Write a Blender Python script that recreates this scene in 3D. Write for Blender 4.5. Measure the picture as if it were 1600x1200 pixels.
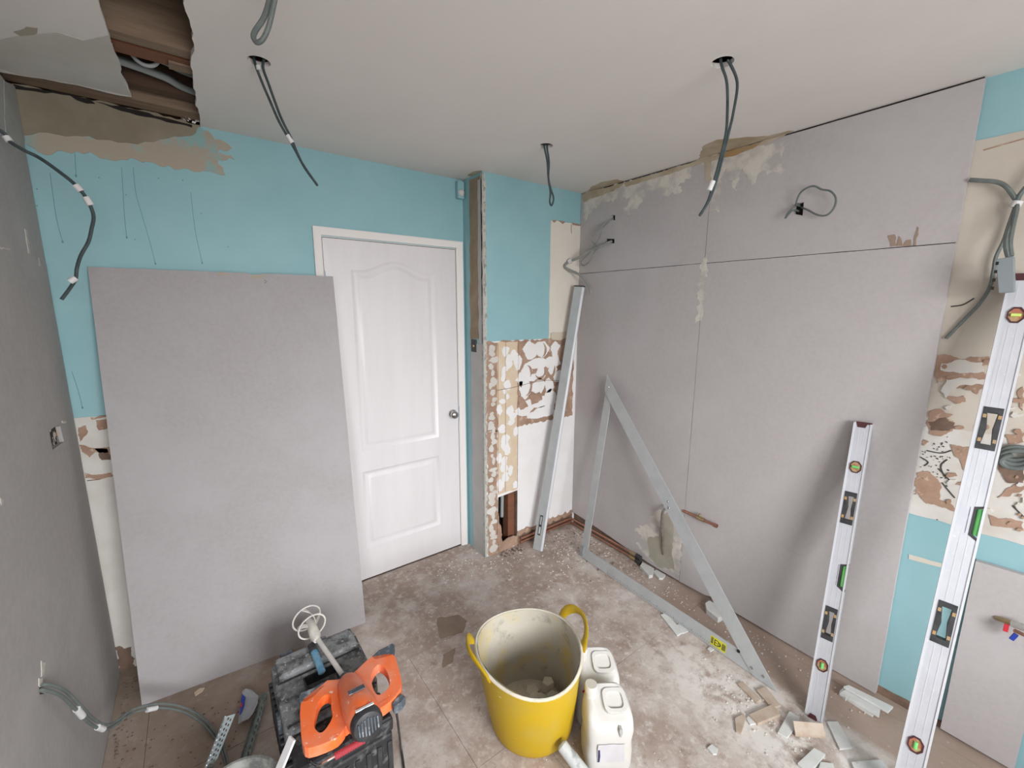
import bpy, bmesh, math, random
from mathutils import Vector as V, Matrix
from mathutils.geometry import tessellate_polygon
for o in list(bpy.data.objects): bpy.data.objects.remove(o)
S = bpy.context.scene; C = S.collection
random.seed(7)
# ---------------------------------------------------------------- camera
F, YAW, PIT, ROL = 664.9131, -.6382, -.1757, -.0036
CAM = V((0, 0, 1.6325)); L, W, D, A, XB, H = -.427, 2.1947, 2.4076, 2.1817, 1.4039, 2.4
WT = 2.225           # the painted wall behind the boards on the right
RM = Matrix.Rotation(YAW, 3, 'Z') @ Matrix.Rotation(PIT, 3, 'X') @ Matrix.Rotation(ROL, 3, 'Y')
cd = bpy.data.cameras.new('camera'); cam = bpy.data.objects.new('camera', cd); C.objects.link(cam)
cd.sensor_width = 36; cd.lens = F / 1600 * 36; cd.clip_start = .02
r_, f_, u_ = RM.col[0], RM.col[1], RM.col[2]
cam.matrix_world = Matrix(((r_.x, u_.x, -f_.x, 0), (r_.y, u_.y, -f_.y, 0), (r_.z, u_.z, -f_.z, CAM.z), (0, 0, 0, 1)))
S.camera = cam
# ---------------------------------------------------------------- world and light
S.view_settings.view_transform = 'Standard'; S.view_settings.look = 'None'
S.view_settings.exposure = 0.0; S.view_settings.gamma = 1; S.view_settings.use_curve_mapping = False
w = bpy.data.worlds.new('sky'); S.world = w; w.use_nodes = True
w.node_tree.nodes['Background'].inputs[0].default_value = (.75, .85, 1, 1)
w.node_tree.nodes['Background'].inputs[1].default_value = 1.0
def area(name, loc, rot, sx, sy, p, col):
    l = bpy.data.lights.new(name, 'AREA'); l.shape = 'RECTANGLE'; l.size = sx; l.size_y = sy; l.energy = p; l.color = col
    o = bpy.data.objects.new(name, l); C.objects.link(o); o.location = loc; o.rotation_euler = rot; return o
BY = -1.75           # wall behind the camera
# daylight: open sky seen low above the ground beyond the rear window, its weak ground reflection, and a smaller side window
area('sky_beyond_rear_window', (.1, BY - 3.0, 2.65), (math.radians(90 - 10), 0, 0), 7.0, 1.9, 980, (.95, .975, 1))
area('ground_light_rear_window', (.48, BY - .06, 1.5), (math.radians(95), 0, 0), 1.55, 1.1, 56, (1, .97, .94))
area('daylight_side_window', (L - .10, -.55, 1.45), (math.radians(62), 0, math.radians(-90)), 1.2, 1.1, 6, (.96, .98, 1))
# ---------------------------------------------------------------- pixel rays onto real planes (1600x1200 frame)
def ray(x, y): return RM @ V(((x - 800) / F, 1, (600 - y) / F))
def hit(x, y, ax, v):
    d = ray(x, y); return CAM + d * ((v - CAM[ax]) / d[ax])
def fl(x, y, z=0): return hit(x, y, 2, z)
def rw(x, y, o=0): return hit(x, y, 0, W - o)
def rwc(x, y, o=0):
    p = rw(x, y, o); return hit(x, y, 1, A - .014) if p.y > A - .014 else p
def hang(x, y, b):
    n = V((.596, .803, 0)); d = ray(x, y); return CAM + d * ((b - CAM).dot(n) / d.dot(n))
# ---------------------------------------------------------------- materials
def mat(name, col, rough=.7, metal=0, var=None, scale=8, detail=4, lo=.4, hi=.65, bump=0, bscale=40, spots=None, sscale=20, slo=.6, shi=.63, stretch=None, spec=.4, trans=0):
    m = bpy.data.materials.new(name); m.use_nodes = True; nt = m.node_tree; b = nt.nodes['Principled BSDF']
    b.inputs['Base Color'].default_value = (*col, 1); b.inputs['Roughness'].default_value = rough; b.inputs['Metallic'].default_value = metal
    b.inputs['Specular IOR Level'].default_value = spec
    if trans: b.inputs['Transmission Weight'].default_value = trans
    tc = nt.nodes.new('ShaderNodeTexCoord'); mp = nt.nodes.new('ShaderNodeMapping'); nt.links.new(tc.outputs['Object'], mp.inputs[0])
    if stretch: mp.inputs['Scale'].default_value = stretch
    def mask(sc, lo, hi, det=4, off=0):
        n = nt.nodes.new('ShaderNodeTexNoise'); n.inputs['Scale'].default_value = sc; n.inputs['Detail'].default_value = det; n.inputs['Roughness'].default_value = .62
        n.noise_dimensions = '4D'; n.inputs['W'].default_value = off
        nt.links.new(mp.outputs[0], n.inputs['Vector'])
        r = nt.nodes.new('ShaderNodeMapRange'); r.inputs[1].default_value = lo; r.inputs[2].default_value = hi
        nt.links.new(n.outputs['Fac'], r.inputs[0]); return r.outputs[0]
    cur = None
    def mix(c2, fac):
        nonlocal cur
        x = nt.nodes.new('ShaderNodeMix'); x.data_type = 'RGBA'; nt.links.new(fac, x.inputs['Factor'])
        if cur: nt.links.new(cur, x.inputs[6])
        else: x.inputs[6].default_value = (*col, 1)
        x.inputs[7].default_value = (*c2, 1); cur = x.outputs[2]
    if var: mix(var, mask(scale, lo, hi, detail))
    if spots: mix(spots, mask(sscale, slo, shi, 5, 3.3))
    if cur: nt.links.new(cur, b.inputs['Base Color'])
    if bump:
        n = nt.nodes.new('ShaderNodeTexNoise'); n.inputs['Scale'].default_value = bscale; n.inputs['Detail'].default_value = 5
        nt.links.new(mp.outputs[0], n.inputs['Vector'])
        bn = nt.nodes.new('ShaderNodeBump'); bn.inputs['Strength'].default_value = bump; bn.inputs['Distance'].default_value = .004
        nt.links.new(n.outputs['Fac'], bn.inputs['Height']); nt.links.new(bn.outputs[0], b.inputs['Normal'])
    m['h'] = 1; return m
M = dict(
 teal=mat('teal_paint', (.26, .46, .50), .6, var=(.29, .49, .53), scale=3, bump=.05, bscale=60),
 ceil=mat('ceiling_paint', (.76, .72, .69), .85, var=(.73, .69, .66), scale=2.2, detail=6, lo=.35, hi=.7, bump=.04, bscale=25, spots=(.68, .645, .61), sscale=1.2, slo=.5, shi=.8),
 board=mat('plasterboard_paper', (.46, .43, .43), .9, var=(.435, .405, .405), scale=60, detail=3, bump=.06, bscale=220, spots=(.49, .465, .47), sscale=3, slo=.45, shi=.75),
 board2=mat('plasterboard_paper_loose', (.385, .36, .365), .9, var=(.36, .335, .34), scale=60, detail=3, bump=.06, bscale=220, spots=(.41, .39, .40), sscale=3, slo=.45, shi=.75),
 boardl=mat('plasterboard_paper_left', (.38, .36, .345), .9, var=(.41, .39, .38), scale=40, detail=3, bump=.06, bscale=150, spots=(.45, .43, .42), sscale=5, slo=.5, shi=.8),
 white=mat('white_plaster', (.79, .775, .775), .85, var=(.75, .73, .72), scale=6, bump=.1, bscale=30),
 whitep=mat('old_white_plaster', (.62, .595, .56), .85, var=(.53, .49, .44), scale=5, detail=8, lo=.45, hi=.7, bump=.25, bscale=18, spots=(.33, .29, .26), sscale=24, slo=.70, shi=.72),
 brown=mat('brown_undercoat_plaster', (.40, .265, .195), .95, var=(.30, .19, .135), scale=9, detail=7, bump=.5, bscale=50, spots=(.50, .38, .30), sscale=30, slo=.58, shi=.64),
 dkbrown=mat('bare_brick_hole', (.15, .10, .075), .95, var=(.23, .15, .11), scale=18, bump=.6, bscale=40),
 skim=mat('damp_skim_plaster', (.235, .20, .145), .9, var=(.29, .25, .19), scale=6, detail=6, bump=.3, bscale=30, stretch=(1, 1, 1)),
 peach=mat('bare_peach_plaster', (.40, .345, .28), .9, var=(.26, .42, .42), scale=7, detail=8, lo=.52, hi=.60, bump=.2, bscale=20),
 strip=mat('brown_plaster_strip', (.27, .205, .135), .9, var=(.34, .27, .19), scale=9, detail=6, bump=.3, bscale=30),
 filler=mat('cream_filler', (.64, .60, .54), .9, var=(.46, .43, .41), scale=11, detail=8, lo=.44, hi=.58, bump=.2, bscale=25),
 fillerdamp=mat('damp_filler', (.36, .335, .27), .85, var=(.43, .40, .335), scale=10, bump=.2),
 beige=mat('beige_adhesive', (.62, .48, .34), .9, var=(.66, .56, .44), scale=8, bump=.3),
 stain=mat('rust_stain', (.38, .30, .20), .85, var=(.50, .43, .34), scale=8, detail=6, lo=.4, hi=.65),
 rust=mat('orange_stain', (.40, .24, .10), .85, var=(.36, .27, .16), scale=14),
 door=mat('white_gloss_paint', (.72, .69, .70), .35, var=(.69, .66, .67), scale=3, bump=.12, bscale=50, stretch=(4, 4, .5)),
 trim=mat('white_trim_paint', (.78, .74, .72), .35),
 chrome=mat('chrome', (.55, .55, .56), .12, 1),
 steel=mat('galvanised_steel', (.55, .62, .66), .35, .8, var=(.42, .48, .52), scale=30),
 alu=mat('brushed_aluminium', (.60, .61, .64), .5, .15, var=(.56, .57, .60), scale=20, stretch=(1, 1, .05)),
 aluw=mat('painted_aluminium', (.56, .57, .61), .38, .2, var=(.52, .53, .57), scale=12, spots=(.63, .63, .64), sscale=60, slo=.62, shi=.68),
 alug=mat('grey_anodised_aluminium', (.50, .52, .53), .42, .25, var=(.45, .47, .48), scale=14, spots=(.55, .55, .54), sscale=70, slo=.64, shi=.68),
 black=mat('black_plastic', (.025, .025, .028), .5, var=(.05, .05, .052), scale=20),
 dusty=mat('dusty_black_plastic', (.05, .05, .053), .75, var=(.23, .235, .24), scale=22, detail=9, lo=.38, hi=.56, bump=.25, bscale=60, spots=(.42, .42, .42), sscale=70, slo=.58, shi=.64),
 dustylight=mat('black_plastic_light_dust', (.022, .022, .024), .6, var=(.13, .13, .13), scale=30, detail=8, lo=.52, hi=.66),
 orange=mat('orange_plastic', (.84, .155, .035), .45, var=(.80, .25, .14), scale=7, detail=7, lo=.45, hi=.62, spots=(.78, .50, .42), sscale=45, slo=.63, shi=.68),
 dkgrey=mat('dark_grey_rubber', (.075, .09, .11), .7, var=(.26, .28, .31), scale=40, detail=6, lo=.5, hi=.62),
 plasterdry=mat('dried_plaster', (.60, .56, .47), .95, var=(.48, .44, .36), scale=9, detail=8, lo=.4, hi=.65, bump=.6, bscale=45, spots=(.35, .30, .25), sscale=50, slo=.68, shi=.7),
 tubin=mat('plaster_coated_inside', (.48, .445, .375), .9, var=(.56, .43, .16), scale=6, detail=8, lo=.50, hi=.66, bump=.5, bscale=30, spots=(.30, .27, .22), sscale=16, slo=.56, shi=.70),
 yellow=mat('yellow_rubber', (.50, .325, .008), .55, var=(.47, .325, .035), scale=7, detail=7, lo=.45, hi=.65, spots=(.72, .66, .42), sscale=18, slo=.67, shi=.72, bump=.08),
 canw=mat('white_polythene', (.60, .59, .575), .4, var=(.57, .55, .51), scale=5, bump=.06, bscale=12),
 cap=mat('white_cap', (.56, .55, .52), .4),
 paper=mat('crumpled_label', (.58, .56, .58), .7, var=(.50, .48, .50), scale=9, bump=.4, bscale=14),
 navy=mat('navy_print', (.03, .03, .10), .5), red=mat('red_print', (.55, .03, .05), .5), blue=mat('blue_plastic', (.02, .05, .35), .4),
 cable=mat('grey_cable', (.115, .135, .13), .5, var=(.16, .18, .17), scale=30),
 cabled=mat('dark_cable', (.035, .05, .055), .45, var=(.06, .08, .085), scale=30),
 cablel=mat('light_grey_cable', (.22, .23, .22), .5, var=(.28, .28, .27), scale=30),
 tape=mat('white_tape', (.66, .65, .65), .5),
 copper=mat('copper', (.50, .24, .16), .35, .8, var=(.40, .24, .18), scale=25, spots=(.55, .45, .38), sscale=40, slo=.6, shi=.66),
 brass=mat('brass', (.50, .38, .20), .4, .8, var=(.40, .33, .22), scale=25),
 wood=mat('sawn_timber', (.20, .135, .09), .8, var=(.28, .20, .14), scale=10, stretch=(.3, 3, 3), bump=.3),
 wooddk=mat('dark_timber', (.085, .045, .03), .85, var=(.11, .065, .045), scale=10, stretch=(.3, 3, 3), bump=.3),
 woodred=mat('red_timber', (.22, .085, .045), .8, var=(.16, .07, .04), scale=10, stretch=(.3, 3, 3)),
 conduit=mat('grey_conduit', (.30, .32, .32), .5),
 tile=mat('white_glazed_tile', (.66, .665, .65), .35, var=(.60, .60, .58), scale=20, spots=(.48, .44, .40), sscale=40, slo=.66, shi=.7),
 tileback=mat('biscuit_tile_back', (.43, .33, .255), .9, var=(.50, .42, .35), scale=20),
 crumb=mat('plaster_crumb', (.64, .60, .56), .9), crumbb=mat('brown_rubble', (.17, .12, .095), .95),
 green=mat('vial_green', (.14, .55, .16), .25, var=(.22, .65, .2), scale=9), vial=mat('vial_face', (.42, .30, .15), .4, var=(.40, .15, .09), scale=30, lo=.5, hi=.55),
 vialy=mat('vial_yellow', (.60, .75, .20), .3), vred=mat('vial_red', (.40, .08, .05), .4), dkred=mat('dark_red_plastic', (.07, .02, .025), .5),
 label=mat('yellow_label', (.66, .62, .03), .5), box=mat('grey_box_plastic', (.23, .26, .275), .5),
 redgrip=mat('red_grip', (.36, .045, .06), .5, var=(.5, .2, .2), scale=30, lo=.55, hi=.65), blued=mat('dull_blue', (.06, .20, .33), .5, var=(.20, .33, .42), scale=30),
 cloud=mat('scuffed_clear_plastic', (.40, .41, .43), .4, var=(.34, .35, .38), scale=10),
 pink=mat('pink_board_edge', (.55, .40, .40), .9), dark=mat('dark_void', (.02, .017, .015), .95),
 mesh=mat('plastered_bead_mesh', (.50, .49, .44), .8, var=(.27, .265, .24), scale=70, detail=5, lo=.50, hi=.60, bump=.8, bscale=80, stretch=(1, 1, .45)),
 greyskim=mat('grey_skim', (.47, .455, .44), .85, var=(.42, .41, .395), scale=8),
 sock=mat('grey_plastic_tube', (.50, .52, .52), .5, var=(.30, .32, .33), scale=25, lo=.5, hi=.6),
)
# floor material: greige hardboard with plaster dust; brown where the units stood along the right wall
def floor_mat():
    m = bpy.data.materials.new('dusty_hardboard'); m.use_nodes = True; nt = m.node_tree; b = nt.nodes['Principled BSDF']; b.inputs['Roughness'].default_value = .85
    b.inputs['Specular IOR Level'].default_value = .25
    g = nt.nodes.new('ShaderNodeNewGeometry'); sp = nt.nodes.new('ShaderNodeSeparateXYZ'); nt.links.new(g.outputs['Position'], sp.inputs[0])
    def noise(sc, lo, hi, wv, det=8, rg=.65):
        n = nt.nodes.new('ShaderNodeTexNoise'); n.noise_dimensions = '4D'; n.inputs['W'].default_value = wv
        n.inputs['Scale'].default_value = sc; n.inputs['Detail'].default_value = det; n.inputs['Roughness'].default_value = rg
        nt.links.new(g.outputs['Position'], n.inputs['Vector'])
        r = nt.nodes.new('ShaderNodeMapRange'); r.inputs[1].default_value = lo; r.inputs[2].default_value = hi; nt.links.new(n.outputs['Fac'], r.inputs[0]); return r.outputs[0]
    def mth(op, a, b_=None, v=None):
        x = nt.nodes.new('ShaderNodeMath'); x.operation = op; x.use_clamp = True
        nt.links.new(a, x.inputs[0])
        if b_: nt.links.new(b_, x.inputs[1])
        if v is not None: x.inputs[1].default_value = v
        return x.outputs[0]
    def rng(src, a, b_, c=0, d=1):
        r = nt.nodes.new('ShaderNodeMapRange'); r.inputs[1].default_value = a; r.inputs[2].default_value = b_; r.inputs[3].default_value = c; r.inputs[4].default_value = d
        nt.links.new(src, r.inputs[0]); return r.outputs[0]
    cur = None
    def mix(c2, fac, c1=None):
        nonlocal cur
        x = nt.nodes.new('ShaderNodeMix'); x.data_type = 'RGBA'; nt.links.new(fac, x.inputs['Factor'])
        if c1: x.inputs[6].default_value = (*c1, 1)
        else: nt.links.new(cur, x.inputs[6])
        x.inputs[7].default_value = (*c2, 1); cur = x.outputs[2]
    mix((.46, .375, .325), noise(3, .40, .62, 0), (.33, .255, .215))
    mix((.60, .55, .52), noise(5, .46, .66, 2.1))                     # dust haze
    mix((.24, .175, .14), noise(11, .58, .70, 5.0))
    mix((.30, .235, .20), mth('MULTIPLY', noise(70, .56, .66, 6.4), v=.6))
    mix((.64, .60, .56), mth('MULTIPLY', noise(38, .55, .68, 9.7), rng(sp.outputs[0], .1, .8, .1, .7)))                     # dark scuffs
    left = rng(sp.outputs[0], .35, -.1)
    mix((.25, .19, .145), mth('MULTIPLY', left, v=.75))               # darker brown towards the left wall
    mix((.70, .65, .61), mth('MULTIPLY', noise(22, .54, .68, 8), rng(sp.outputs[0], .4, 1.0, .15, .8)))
    # thick dust in front of the tile rubble, in the middle right of the floor
    dx = rng(sp.outputs[0], 1.35, 1.6); dx2 = rng(sp.outputs[0], 1.98, 1.75); dy = rng(sp.outputs[1], 1.3, .85); dd = mth('MULTIPLY', mth('MULTIPLY', dx, dx2), dy)
    mix((.70, .66, .62), mth('MULTIPLY', dd, noise(12, .42, .55, 1.3)))
    strip = rng(sp.outputs[0], 1.90, 1.94); strip = mth('MULTIPLY', strip, rng(sp.outputs[1], 1.5, 1.2))
    mix((.36, .27, .22), mth('MULTIPLY', strip, v=.9))
    mix((.62, .58, .54), mth('MULTIPLY', noise(45, .62, .68, 11), rng(sp.outputs[0], .2, 1, .3, .8)))
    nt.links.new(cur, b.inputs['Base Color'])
    bn = nt.nodes.new('ShaderNodeBump'); bn.inputs['Strength'].default_value = .35; bn.inputs['Distance'].default_value = .003
    n = nt.nodes.new('ShaderNodeTexNoise'); n.inputs['Scale'].default_value = 60; n.inputs['Detail'].default_value = 7; nt.links.new(g.outputs['Position'], n.inputs['Vector'])
    nt.links.new(n.outputs['Fac'], bn.inputs['Height']); nt.links.new(bn.outputs[0], b.inputs['Normal']); return m
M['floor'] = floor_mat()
# ---------------------------------------------------------------- geometry collector
class G:
    def __init__(s): s.v = []; s.f = []
    def add(s, vs, fs):
        o = len(s.v); s.v += [V(v) for v in vs]; s.f += [tuple(i + o for i in f) for f in fs]; return s
    def box(s, a, b):
        x0, y0, z0 = a; x1, y1, z1 = b
        return s.add([(x0, y0, z0), (x1, y0, z0), (x1, y1, z0), (x0, y1, z0), (x0, y0, z1), (x1, y0, z1), (x1, y1, z1), (x0, y1, z1)],
              [(3, 2, 1, 0), (4, 5, 6, 7), (0, 1, 5, 4), (1, 2, 6, 5), (2, 3, 7, 6), (3, 0, 4, 7)])
    def obox(s, c, ax, ay, az, hx, hy, hz):
        c, ax, ay, az = V(c), V(ax), V(ay), V(az)
        vs = [c + ax * (i * hx) + ay * (j * hy) + az * (k * hz) for k in (-1, 1) for i, j in ((-1, -1), (1, -1), (1, 1), (-1, 1))]
        return s.add(vs, [(3, 2, 1, 0), (4, 5, 6, 7), (0, 1, 5, 4), (1, 2, 6, 5), (2, 3, 7, 6), (3, 0, 4, 7)])
    def tube(s, pts, r, n=8, cap=True):
        pts = [V(p) for p in pts]; m = len(pts); rs = r if isinstance(r, (list, tuple)) else [r] * m
        t0 = (pts[1] - pts[0]).normalized(); up = V((0, 0, 1)) if abs(t0.z) < .9 else V((1, 0, 0)); nn = t0.cross(up).normalized(); vs = []
        for i, p in enumerate(pts):
            t = (pts[min(i + 1, m - 1)] - pts[max(i - 1, 0)]).normalized()
            nn = (nn - t * nn.dot(t)).normalized(); bb = t.cross(nn)
            vs += [p + (nn * math.cos(2 * math.pi * k / n) + bb * math.sin(2 * math.pi * k / n)) * rs[i] for k in range(n)]
        fs = [(i * n + k, i * n + (k + 1) % n, (i + 1) * n + (k + 1) % n, (i + 1) * n + k) for i in range(m - 1) for k in range(n)]
        if cap: fs += [tuple(range(n))[::-1], tuple((m - 1) * n + k for k in range(n))]
        return s.add(vs, fs)
    def plate(s, outer, holes, o, u, v, n, t, t0=0):
        """polygon with holes in the plane (o,u,v), from depth t0 to t0+t along n"""
        o, u, v, n = V(o), V(u), V(v), V(n); loops = [outer] + list(holes)
        tri = tessellate_polygon([[V((a, b, 0)) for a, b in l] for l in loops]); flat = [p for l in loops for p in l]; k = len(flat)
        vs = [o + u * a + v * b + n * t0 for a, b in flat] + [o + u * a + v * b + n * (t0 + t) for a, b in flat]
        fs = [tuple(f) for f in tri] + [tuple(i + k for i in f)[::-1] for f in tri]; st = 0
        for l in loops:
            m = len(l); fs += [(st + i, st + (i + 1) % m, st + (i + 1) % m + k, st + i + k) for i in range(m)]; st += m
        return s.add(vs, fs)
    def loft(s, secs, caps=True):
        n = len(secs[0]); vs = [p for q in secs for p in q]
        fs = [(i * n + k, i * n + (k + 1) % n, (i + 1) * n + (k + 1) % n, (i + 1) * n + k) for i in range(len(secs) - 1) for k in range(n)]
        if caps: fs += [tuple(range(n))[::-1], tuple((len(secs) - 1) * n + k for k in range(n))]
        return s.add(vs, fs)
    def lathe(s, prof, c, ax=(0, 0, 1), n=24):
        ax = V(ax).normalized(); up = V((1, 0, 0)) if abs(ax.x) < .9 else V((0, 1, 0)); a = ax.cross(up).normalized(); b = ax.cross(a); c = V(c)
        return s.loft([[c + ax * h + (a * math.cos(2 * math.pi * k / n) + b * math.sin(2 * math.pi * k / n)) * max(r, .0002) for k in range(n)] for r, h in prof])
BASE = {}
def tag(o, label=None, cat=None, group=None, kind=None):
    if label: o['label'] = label
    if cat: o['category'] = cat
    if group: o['group'] = group
    if kind: o['kind'] = kind
    return o
def thing(name, label, cat, loc, group=None):
    o = bpy.data.objects.new(name, None); C.objects.link(o); o.location = V(loc); o.empty_display_size = .05; BASE[o.name] = V(loc); return tag(o, label, cat, group)
def mk(name, g, m, parent=None, base=None, smooth=None, bev=0, label=None, kind=None):
    """world-coordinate geometry -> one mesh object; shifted so that it sits under its parent's base"""
    b = BASE[parent.name] if parent else V(base or (0, 0, 0))
    me = bpy.data.meshes.new(name); me.from_pydata([p - b for p in g.v], [], g.f)
    bm = bmesh.new(); bm.from_mesh(me); bmesh.ops.recalc_face_normals(bm, faces=bm.faces); bm.to_mesh(me); bm.free()
    me.materials.append(M[m] if isinstance(m, str) else m)
    if smooth: me.shade_smooth(); me.set_sharp_from_angle(angle=math.radians(smooth))
    o = bpy.data.objects.new(name, me); C.objects.link(o)
    if parent: o.parent = parent; BASE[o.name] = b
    else: o.location = b; BASE[o.name] = b
    if bev:
        x = o.modifiers.new('bevel', 'BEVEL'); x.width = bev; x.segments = 2; x.limit_method = 'ANGLE'
    if label: o['label'] = label
    if kind: o['kind'] = kind
    return o
PL = {'D': (V((0, D, 0)), V((1, 0, 0)), V((0, 0, 1)), V((0, -1, 0)), 1, D), 'A': (V((0, A, 0)), V((1, 0, 0)), V((0, 0, 1)), V((0, -1, 0)), 1, A),
      'R': (V((W, 0, 0)), V((0, 1, 0)), V((0, 0, 1)), V((-1, 0, 0)), 0, W), 'T': (V((WT, 0, 0)), V((0, 1, 0)), V((0, 0, 1)), V((-1, 0, 0)), 0, WT),
      'L': (V((L, 0, 0)), V((0, 1, 0)), V((0, 0, 1)), V((1, 0, 0)), 0, L), 'B': (V((XB, 0, 0)), V((0, 1, 0)), V((0, 0, 1)), V((-1, 0, 0)), 0, XB),
      'C': (V((0, 0, H)), V((1, 0, 0)), V((0, 1, 0)), V((0, 0, -1)), 2, H), 'F': (V((0, 0, 0)), V((1, 0, 0)), V((0, 1, 0)), V((0, 0, 1)), 2, 0)}
def rough(pts, step, amp, seed=1):
    rnd = random.Random(seed); out = []
    for i, a in enumerate(pts):
        b = pts[(i + 1) % len(pts)]; d = math.hypot(b[0] - a[0], b[1] - a[1]); k = max(1, int(d / step))
        nx, ny = -(b[1] - a[1]) / max(d, 1e-6), (b[0] - a[0]) / max(d, 1e-6)
        for j in range(k):
            t = j / k; e = rnd.uniform(-amp, amp) if j else rnd.uniform(-amp, amp) * .5
            out.append((a[0] + (b[0] - a[0]) * t + nx * e, a[1] + (b[1] - a[1]) * t + ny * e))
    return out
def uv(pl, pts):
    o, u, v, n, ax, val = PL[pl]; return [((p - o).dot(u), (p - o).dot(v)) for p in (hit(x, y, ax, val) for x, y in pts)]
def patch(pl, pts, m, parent, name='patch', t=.002, t0=0, step=.02, amp=.004, px=True, seed=None, holes=(), g=None, kind=None):
    o, u, v, n, ax, val = PL[pl]; q = uv(pl, pts) if px else pts
    sd = seed or len(pts) * 7 + int(abs(pts[0][0]) * 10)
    q = rough(q, step, amp, sd) if amp else q
    if name in ('brown_patch', 'adhesive_dab', 'filler_smear', 'bare_plaster'): q = rough(q, .005, .0016, sd + 1)
    gg = g or G(); gg.plate(q, holes, o, u, v, n, t, t0)
    if g is None: return mk(name, gg, m, parent, kind=kind)
def smooth_pts(pts, k=6):
    pts = [V(p) for p in pts]; out = []
    for i in range(len(pts) - 1):
        p0, p1, p2, p3 = pts[max(i - 1, 0)], pts[i], pts[i + 1], pts[min(i + 2, len(pts) - 1)]
        for j in range(k):
            t = j / k; out.append(.5 * ((2 * p1) + (p2 - p0) * t + (2 * p0 - 5 * p1 + 4 * p2 - p3) * t * t + (3 * p1 - p0 - 3 * p2 + p3) * t ** 3))
    return out + [pts[-1]]
def rect(a, b, c, d): return [(a, b), (c, b), (c, d), (a, d)]
# ================================================================ SETTING
floor = mk('floor', G().box((L - .15, BY - .15, -.06), (WT + .15, D + .15, -.006)), 'dkbrown'); floor['kind'] = 'structure'
ys = [BY, -1.35, -.13, 1.09, 1.70, 2.31, D]
for i in range(len(ys) - 1):
    xs = [.66, -.56, 3.1] if i % 2 else [.913, -.307, 2.133, 3.1]
    xs = sorted(set([L] + [x for x in xs if L < x < WT] + [WT]))
    for j in range(len(xs) - 1):
        e = random.uniform(-.0006, .0006); g = G().box((xs[j] + .0007, ys[i] + .0007, -.006), (xs[j + 1] - .0007, ys[i + 1] - .0007, e))
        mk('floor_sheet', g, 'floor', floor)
# stains on the floor
for k, pts in enumerate([[(683, 966), (718, 961), (730, 970), (722, 988), (688, 998), (684, 985)], [(692, 1022), (712, 1012), (708, 1034), (692, 1044)]]):
    patch('F', pts, mat('damp_floor_%d' % k, (.26, .19, .14), .6, var=(.22, .155, .115), scale=20), floor, 'damp_stain', t=.0012, t0=0, step=.02, amp=.005)
# ceiling with the torn hole and the four lamp holes
hole = [(145, -60), (148, -10), (156, 18), (165, 36), (168, 52), (176, 76), (181, 88), (190, 108), (187, 116), (198, 132), (206, 152), (170, 146), (120, 133), (70, 124), (30, 118), (-10, 106)]
def rough_open(pts, step, amp, seed): return rough(pts, step, amp, seed)[:-max(1, int(math.dist(pts[-1], pts[0]) / step))] + [pts[-1]]
left_edge = rough_open(uv('C', hole[:-1]), .03, .004, 3)
right_edge = rough_open(uv('C', [(313, 192), (306, 160), (302, 125), (299, 96), (303, 70), (299, 42), (291, 18), (286, -20), (280, -60)]), .03, .004, 5)
notch = [(.108, D)] + right_edge + left_edge + [(L - .02, left_edge[-1][1] + .01)]
def circ(cx, cy, r, n=20): return [(cx + r * math.cos(2 * math.pi * k / n), cy + r * math.sin(2 * math.pi * k / n)) for k in range(n)]
LH = [(.250, 1.690, .033), (1.425, .812, .034), (1.442, 1.679, .034), (.215, 1.262, .034)]
g = G().plate([(L - .02, BY - .02), (WT + .02, BY - .02), (WT + .02, D)] + notch, [circ(*q)[::-1] for q in LH], (0, 0, H), (1, 0, 0), (0, 1, 0), (0, 0, 1), .014)
ceiling = mk('ceiling', g, 'ceil'); ceiling['kind'] = 'structure'
mk('board_edge', G().loft([[V((x, y, H + .0005)) for x, y in notch], [V((x, y, H + .0135)) for x, y in notch]], False) if False else G().plate([(x, y) for x, y in rect(.115, 2.0, .2, 2.1)], [], (0, 0, H + .015), (1, 0, 0), (0, 1, 0), (0, 0, 1), .001), 'pink', ceiling)
for q in LH:
    gg = G().loft([[V((x, y, H + z)) for x, y in circ(q[0], q[1], q[2] + .0005)] for z in (.002, .016)], False); mk('cut_edge', gg, 'pink', ceiling)
# loft space above the ceiling: deck, joists, noggins, wall plate, conduits
mk('loft_deck', G().box((L - .1, BY, 2.66), (WT + .1, D + .2, 2.68)), 'wooddk', ceiling)
mk('loft_sides', G().box((L - .14, BY, 2.414), (L - .1, D + .2, 2.68)).box((WT + .1, BY, 2.414), (WT + .14, D + .2, 2.68)).box((L - .1, D + .12, 2.40), (WT + .1, D + .2, 2.68)), 'wooddk', ceiling)
mk('joist', G().box((L - .1, 1.80, 2.418), (WT + .1, 1.85, 2.60)), 'wood', ceiling)
mk('joist', G().box((L - .1, 1.35, 2.418), (WT + .1, 1.40, 2.60)), 'wooddk', ceiling)
mk('noggin', G().box((L - .1, 1.875, 2.422), (.40, 1.945, 2.475)), 'woodred', ceiling)
mk('noggin', rough and G().box((.02, 1.905, 2.416), (.40, 1.955, 2.46)), 'wood', ceiling, label='short pale offcut of timber')
mk('wall_plate', G().box((L - .1, 2.315, 2.418), (WT + .1, 2.40, 2.50)), 'wood', ceiling)
mk('joist', G().box((L - .1, 2.22, 2.44), (WT + .1, 2.27, 2.62)), 'wooddk', ceiling)
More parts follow.
